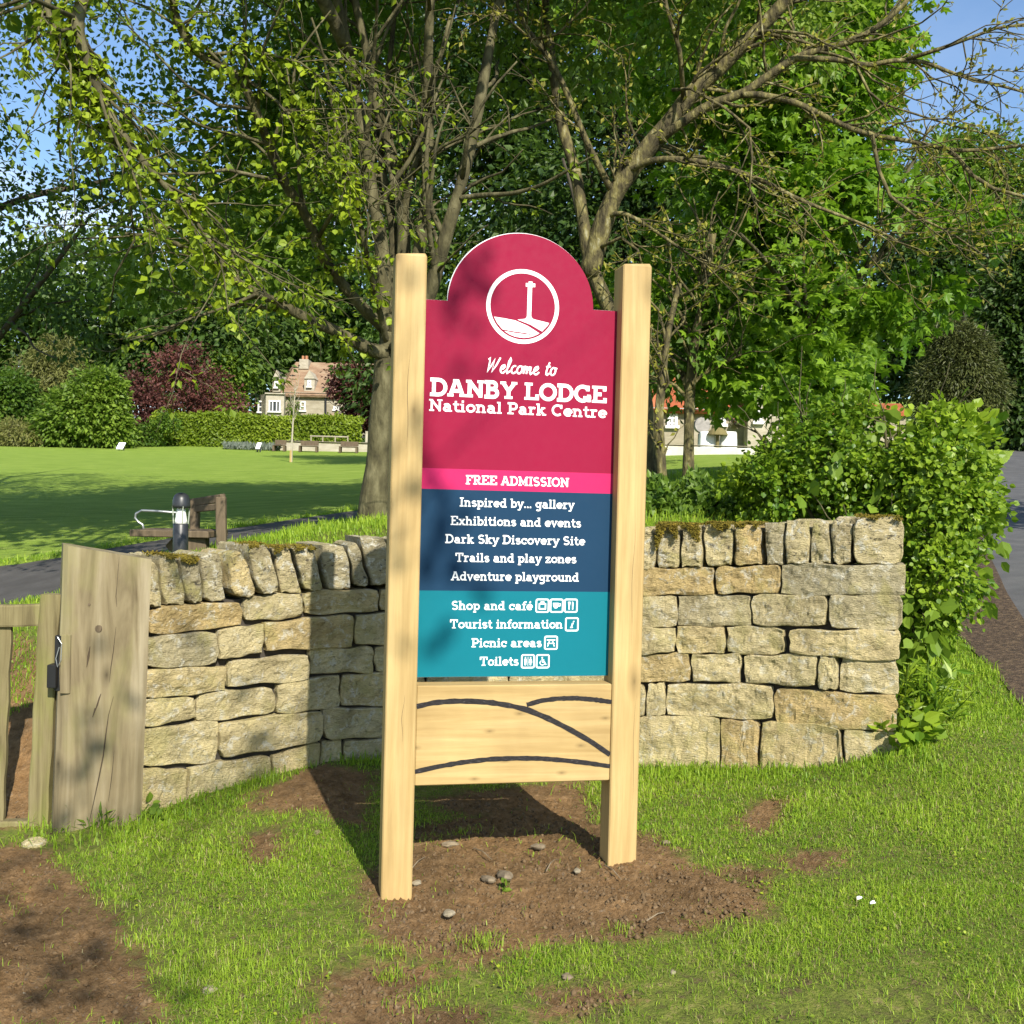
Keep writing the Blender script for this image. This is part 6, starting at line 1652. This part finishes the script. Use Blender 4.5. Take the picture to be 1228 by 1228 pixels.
# ------------------------------------------------------------------ grass
def grass(name, label, n, Dr, width, length, seed, cond, tint=(0, 1), wfac=1.0, mat='grass', ls=.75):
    r = np.random.default_rng(seed)
    D = np.exp(r.uniform(np.log(Dr[0]), np.log(Dr[1]), n)); u = r.uniform(-.74, .74, n)
    x = u*D; y = D
    keep = cond(x, y, r); x, y = x[keep], y[keep]; n = len(x)
    # tufts
    pat = fbm2(x, y, 2.2, 11); pat2 = fbm2(x, y, 7.0, 12)
    h = length*(.35 + 1.0*r.random(n)**1.4)*np.clip(1 + .55*pat + .55*pat2, .30, 2.4)
    k = np.maximum(1, y/3.5)
    w = width*k*r.uniform(.7, 1.3, n)*wfac
    base = np.stack([x, y, hgt(x, y) - .006 + .012*fbm2(x, y, 3.1, 1)], 1)
    a = r.uniform(0, 2*PI, n); lean = np.clip(r.normal(0, ls, n), -1.6, 1.6)
    ld = np.stack([np.cos(a), np.sin(a), np.zeros(n)], 1)
    sd = np.stack([-np.sin(a+r.normal(0, .5, n)), np.cos(a), np.zeros(n)], 1)*w[:, None]*.5
    up = np.array([0, 0, 1.0])
    mid = base + ld*(h*np.abs(lean)*.35)[:, None] + up*(h*.6)[:, None]
    tip = base + ld*(h*np.abs(lean)*1.05)[:, None] + up*(h*np.clip(1-.42*np.abs(lean), .22, 1))[:, None]
    V = np.stack([base-sd, base+sd, mid+sd*.75, mid-sd*.75, tip], 1)
    f = np.array([0,1,2,3, 3,2,4])
    loops = ((np.arange(n)*5)[:, None] + f[None]).ravel()
    tot = np.tile([4, 3], n); st = np.concatenate([[0], np.cumsum(tot)[:-1]])
    tn = np.clip(.5 + .30*pat2 + .28*pat + r.normal(0, .22, n), 0, 1)*(tint[1]-tint[0]) + tint[0]
    o = raw_mesh(name, V.reshape(-1, 3), loops, st, tot, M[mat], None, {'tint': np.repeat(tn, 5)})
    return tag(o, label, 'grass', kind='stuff')
def front(x, y, r):
    wy = np.interp(x, _wx, _wy)
    inside = (x > WALL[0, 0]-.0) & (x < WALL[-1, 0]+.0) & (y > wy-.0)
    gate = (x < WALL[0, 0]-.02) & (y > 4.85)
    sm = soil_mask(x, y)
    ok = ~inside & ~gate & (r.random(len(x)) > np.clip((sm-.28)*2.4 + .45*fbm2(x, y, 7, 4) + .25*fbm2(x, y, 19, 6), 0, .985))
    ok &= poly_sdf(x, y, np.concatenate([VERGE_L, ROAD_R[::-1]])) < .02
    ok &= (y < 9)
    # thin turf in the foreground
    thin = np.clip(.46 + .80*fbm2(x, y, 2.3, 20) + .5*fbm2(x, y, 6.0, 22) - .20*(y-3.2) - .12*np.maximum(x-.2, 0) + .14*np.exp(-((x+.25)/.7)**2), 0, .93)
    return ok & (r.random(len(x)) > thin)
grass('grass', 'short green turf in front of the wall', 560000, (2.75, 9.0), .0026, .031, 101, front, ls=1.1)
def clover():
    r = np.random.default_rng(107); n = 12000
    D = np.exp(r.uniform(np.log(2.75), np.log(6.5), n)); x = r.uniform(-.56, .56, n)*D
    k = front(x, D, r) & (fbm2(x, D, 4.2, 31) > .12); x, D = x[k], D[k]; n = len(x)
    P = np.stack([x, D, hgt(x, D) + .012*fbm2(x, D, 3.1, 1) + r.uniform(.004, .02, n)], 1)
    o = leaf_mesh('clover', M['leaf_hedge'], P, unit(r.normal(0, 1, (n, 3))*[1,1,.2]), unit(r.normal(0, .35, (n, 3)) + np.array([0, -.1, 1])), r.uniform(.007, .015, n), r.random(n), 'round')
    tag(o, 'small round clover leaves among the turf', 'clover', kind='stuff')
clover()
grass('dry_grass', 'dry straw coloured blades among the short turf', 60000, (2.75, 7.0), .0026, .026, 106, front, mat='straw', ls=1.1)
def tall(x, y, r):
    wy = np.interp(x, _wx, _wy); d = wy-y
    foot = (x > WALL[0, 0]-.5) & (x < WALL[-1, 0]+.1) & (d > 0.0) & (d < .42) & (r.random(len(x)) > d*2.2)
    sm = soil_mask(x, y)
    return foot & (sm < .45 + .2*r.random(len(x)))
grass('grass', 'longer grass at the foot of the wall', 75000, (4.7, 6.4), .0036, .064, 102, tall, (.1, .9))
def behind(x, y, r):
    wy = np.interp(x, _wx, _wy)
    ok = (y > wy + WALL_T + .05) & (x > WALL[0, 0]+.2) | ((x <= WALL[0, 0]+.2) & (y > 6.0))
    pc = np.interp(x, PATH_R[:, 0], PATH_R[:, 1]); ok &= (y < pc + .25) | (x > .8)
    ok &= poly_sdf(x, y, PATH_POLY) < .03
    ok &= poly_sdf(x, y, np.concatenate([VERGE_L, ROAD_R[::-1]])) < .02
    return ok
grass('grass', 'grass of the bank behind the wall', 145000, (5.2, 11.5), .0042, .060, 103, behind, (.1, 1), .8)
def tuft(label, pts, n, L, seed, tint=(.2, 1)):
    r = np.random.default_rng(seed)
    V = []; pos = []
    for px, py, rad in pts:
        c = ground_hit(px, py); q = c + r.normal(0, rad, (n, 2)); pos.append(q)
    q = np.concatenate(pos)
    cond = None
    x, y = q[:, 0], q[:, 1]; m_ = len(x)
    a = r.uniform(0, 2*PI, m_); h = L*r.uniform(.4, 1.2, m_); ln = np.abs(r.normal(0, .9, m_)).clip(0, 1.7); w = .0028*r.uniform(.7, 1.3, m_)
    ld = np.stack([np.cos(a), np.sin(a), 0*a], 1); sd = np.stack([-np.sin(a), np.cos(a), 0*a], 1)*w[:, None]*.5; up = np.array([0,0,1.])
    b = np.stack([x, y, hgt(x, y)-.004+.012*fbm2(x, y, 3.1, 1)], 1)
    Vv = np.stack([b-sd, b+sd, b+ld*(h*ln*.35)[:, None]+up*(h*.6)[:, None]+sd*.7, b+ld*(h*ln*.35)[:, None]+up*(h*.6)[:, None]-sd*.7, b+ld*(h*ln)[:, None]+up*(h*(1-.25*ln).clip(.3))[:, None]], 1)
    f = np.array([0,1,2,3,3,2,4]); loops = ((np.arange(m_)*5)[:, None]+f[None]).ravel(); tot = np.tile([4,3], m_); st = np.concatenate([[0], np.cumsum(tot)[:-1]])
    o = raw_mesh('grass', Vv.reshape(-1, 3), loops, st, tot, M['grass'], None, {'tint': np.repeat(r.uniform(*tint, m_), 5)})
    tag(o, label, 'grass', kind='stuff')
tuft('scattered grass tufts on and around the bare soil', [(560,1135,.05),(480,1140,.04),(585,1128,.03),(700,1140,.05),(745,1118,.03),(520,1008,.05),(555,1000,.04),(445,1100,.05),(800,1150,.06),(620,1175,.06),(560,1190,.07),(500,1200,.05),
   (700,1190,.07),(470,1170,.03),(850,1040,.05),(860,1110,.05),(950,990,.05),(330,985,.05),(300,960,.05),(390,1010,.06),(640,1150,.05)], 85, .036, 104)

# ------------------------------------------------------------------ tree behind the viewpoint whose twigs dapple the sign, post and path
def build_shade_tree():
    r = np.random.default_rng(111); root = empty('tree', (0.6, -6.8, G(0.6, -6.8)))
    tag(root, 'tree standing behind the viewpoint that throws dappled leaf shadows', 'tree')
    sd = np.array(sun_dir)
    T = [(np.array([[.6,-6.8,-.6],[.6,-6.6,2.2],[.55,-6.2,4.5],[.5,-5.8,6.5],[.4,-5.4,8.0]]), np.array([.20,.16,.12,.08,.04]))]
    targets = [(at(590,305,4.25),.06,5),(at(560,355,4.25),.05,7),(at(520,385,4.25),.05,4),(at(565,430,4.25),.04,4),(at(540,345,4.25),.04,4),(at(600,365,4.25),.025,2),
               (at(520,610,4.25),.06,7),(at(530,655,4.25),.07,9),(at(515,690,4.25),.05,5),(at(560,700,4.25),.04,3),(at(500,520,4.2),.03,2),(at(483,420,4.2),.03,2),(at(480,620,4.2),.04,4),(at(476,660,4.2),.03,3),(at(480,780,4.2),.03,3),
               (at(510,790,4.25),.04,4),(at(770,335,4.3),.02,2),(at(655,395,4.25),.025,2),
               (at(85,950,5.1),.10,9),(at(110,905,5.1),.06,5),(at(80,860,5.1),.05,4),(at(140,820,5.1),.04,3),(at(290,820,5.5),.05,4),(at(300,870,5.5),.05,4),(at(350,840,5.6),.04,3),(at(240,760,5.5),.06,4),(at(200,690,5.4),.05,4),(at(130,760,5.1),.04,3)]
    for px, py, s_, n_ in ((10,1078,.09,6),(35,1100,.08,5),(35,1128,.06,4),(98,1142,.05,4),(78,1166,.05,4),(20,1212,.14,9),(70,1222,.10,6),(190,1195,.06,4),(230,1168,.05,4),(5,1115,.09,5)):
        targets.append((on(px, py), s_, n_))
    P = []; L = []
    for t, s_, n_ in targets:
        n_ = max(1, int(n_*.85)); dist = r.uniform(9.0, 11.5); c = np.array(t) + sd*dist
        P.append(c + r.normal(0, s_, (n_, 3)))
        L.append(c)
    P = np.concatenate(P); n = len(P)
    L = np.array(L)
    # branches reaching to the clusters
    br = []
    hubs = [np.array([.55,-6.2,4.5]), np.array([.5,-5.8,6.5])]
    groups = [L[i::6] for i in range(6)]
    arm = [np.array([2.6,-5.6,5.6])]
    for g in groups:
        c = g.mean(0); h = hubs[1] if c[2] > 5.6 else hubs[0]
        br.append((np.array([h, h*.5+c*.5+[0,0,.35], c]), np.array([.012,.007,.004])))
        for q in g: br.append((np.array([c, c*.5+q*.5+r.normal(0,.06,3), q]), np.array([.005,.004,.002])))
    tubes(T+br, 'trunk', M['bark_a'], root)
    leaf_mesh('crown', M['leaf_mid'], P-np.array(root.location), unit(r.normal(size=(n,3))), unit(r.normal(size=(n,3))*.4+sd), r.uniform(.06,.11,n), r.random(n), 'round', root)
build_shade_tree()
def build_road_tree():
    r = np.random.default_rng(121); x, y = 9.6, 8.2; z = G(x, y); root = empty('tree', (x, y, z))
    tag(root, 'roadside tree beyond the right edge whose crown shades the road', 'tree')
    T = [(np.array([[x,y,z-.3],[x,y,z+1.5],[x-.1,y+.1,z+3.5],[x-.2,y,z+6]]), np.array([.2,.16,.12,.04]))]
    L = side_branches(T, 14, (.8, 1.8), r, 1.0, .1, .15, .35, .45)
    tubes(T+L, 'trunk', M['bark_d'], root)
    crown(root, [((x-.4,y+.3,z+4.6), (1.5,1.3,1.0)), ((x+.8,y,z+5.2), (1.4,1.2,1.0)), ((x-.9,y+3.6,z+4.2), (1.1,.9,.7))], 330, 12, .36, .13, M['leaf_mid'], 122, 'round', .3, -.5, 1.5)
build_road_tree()
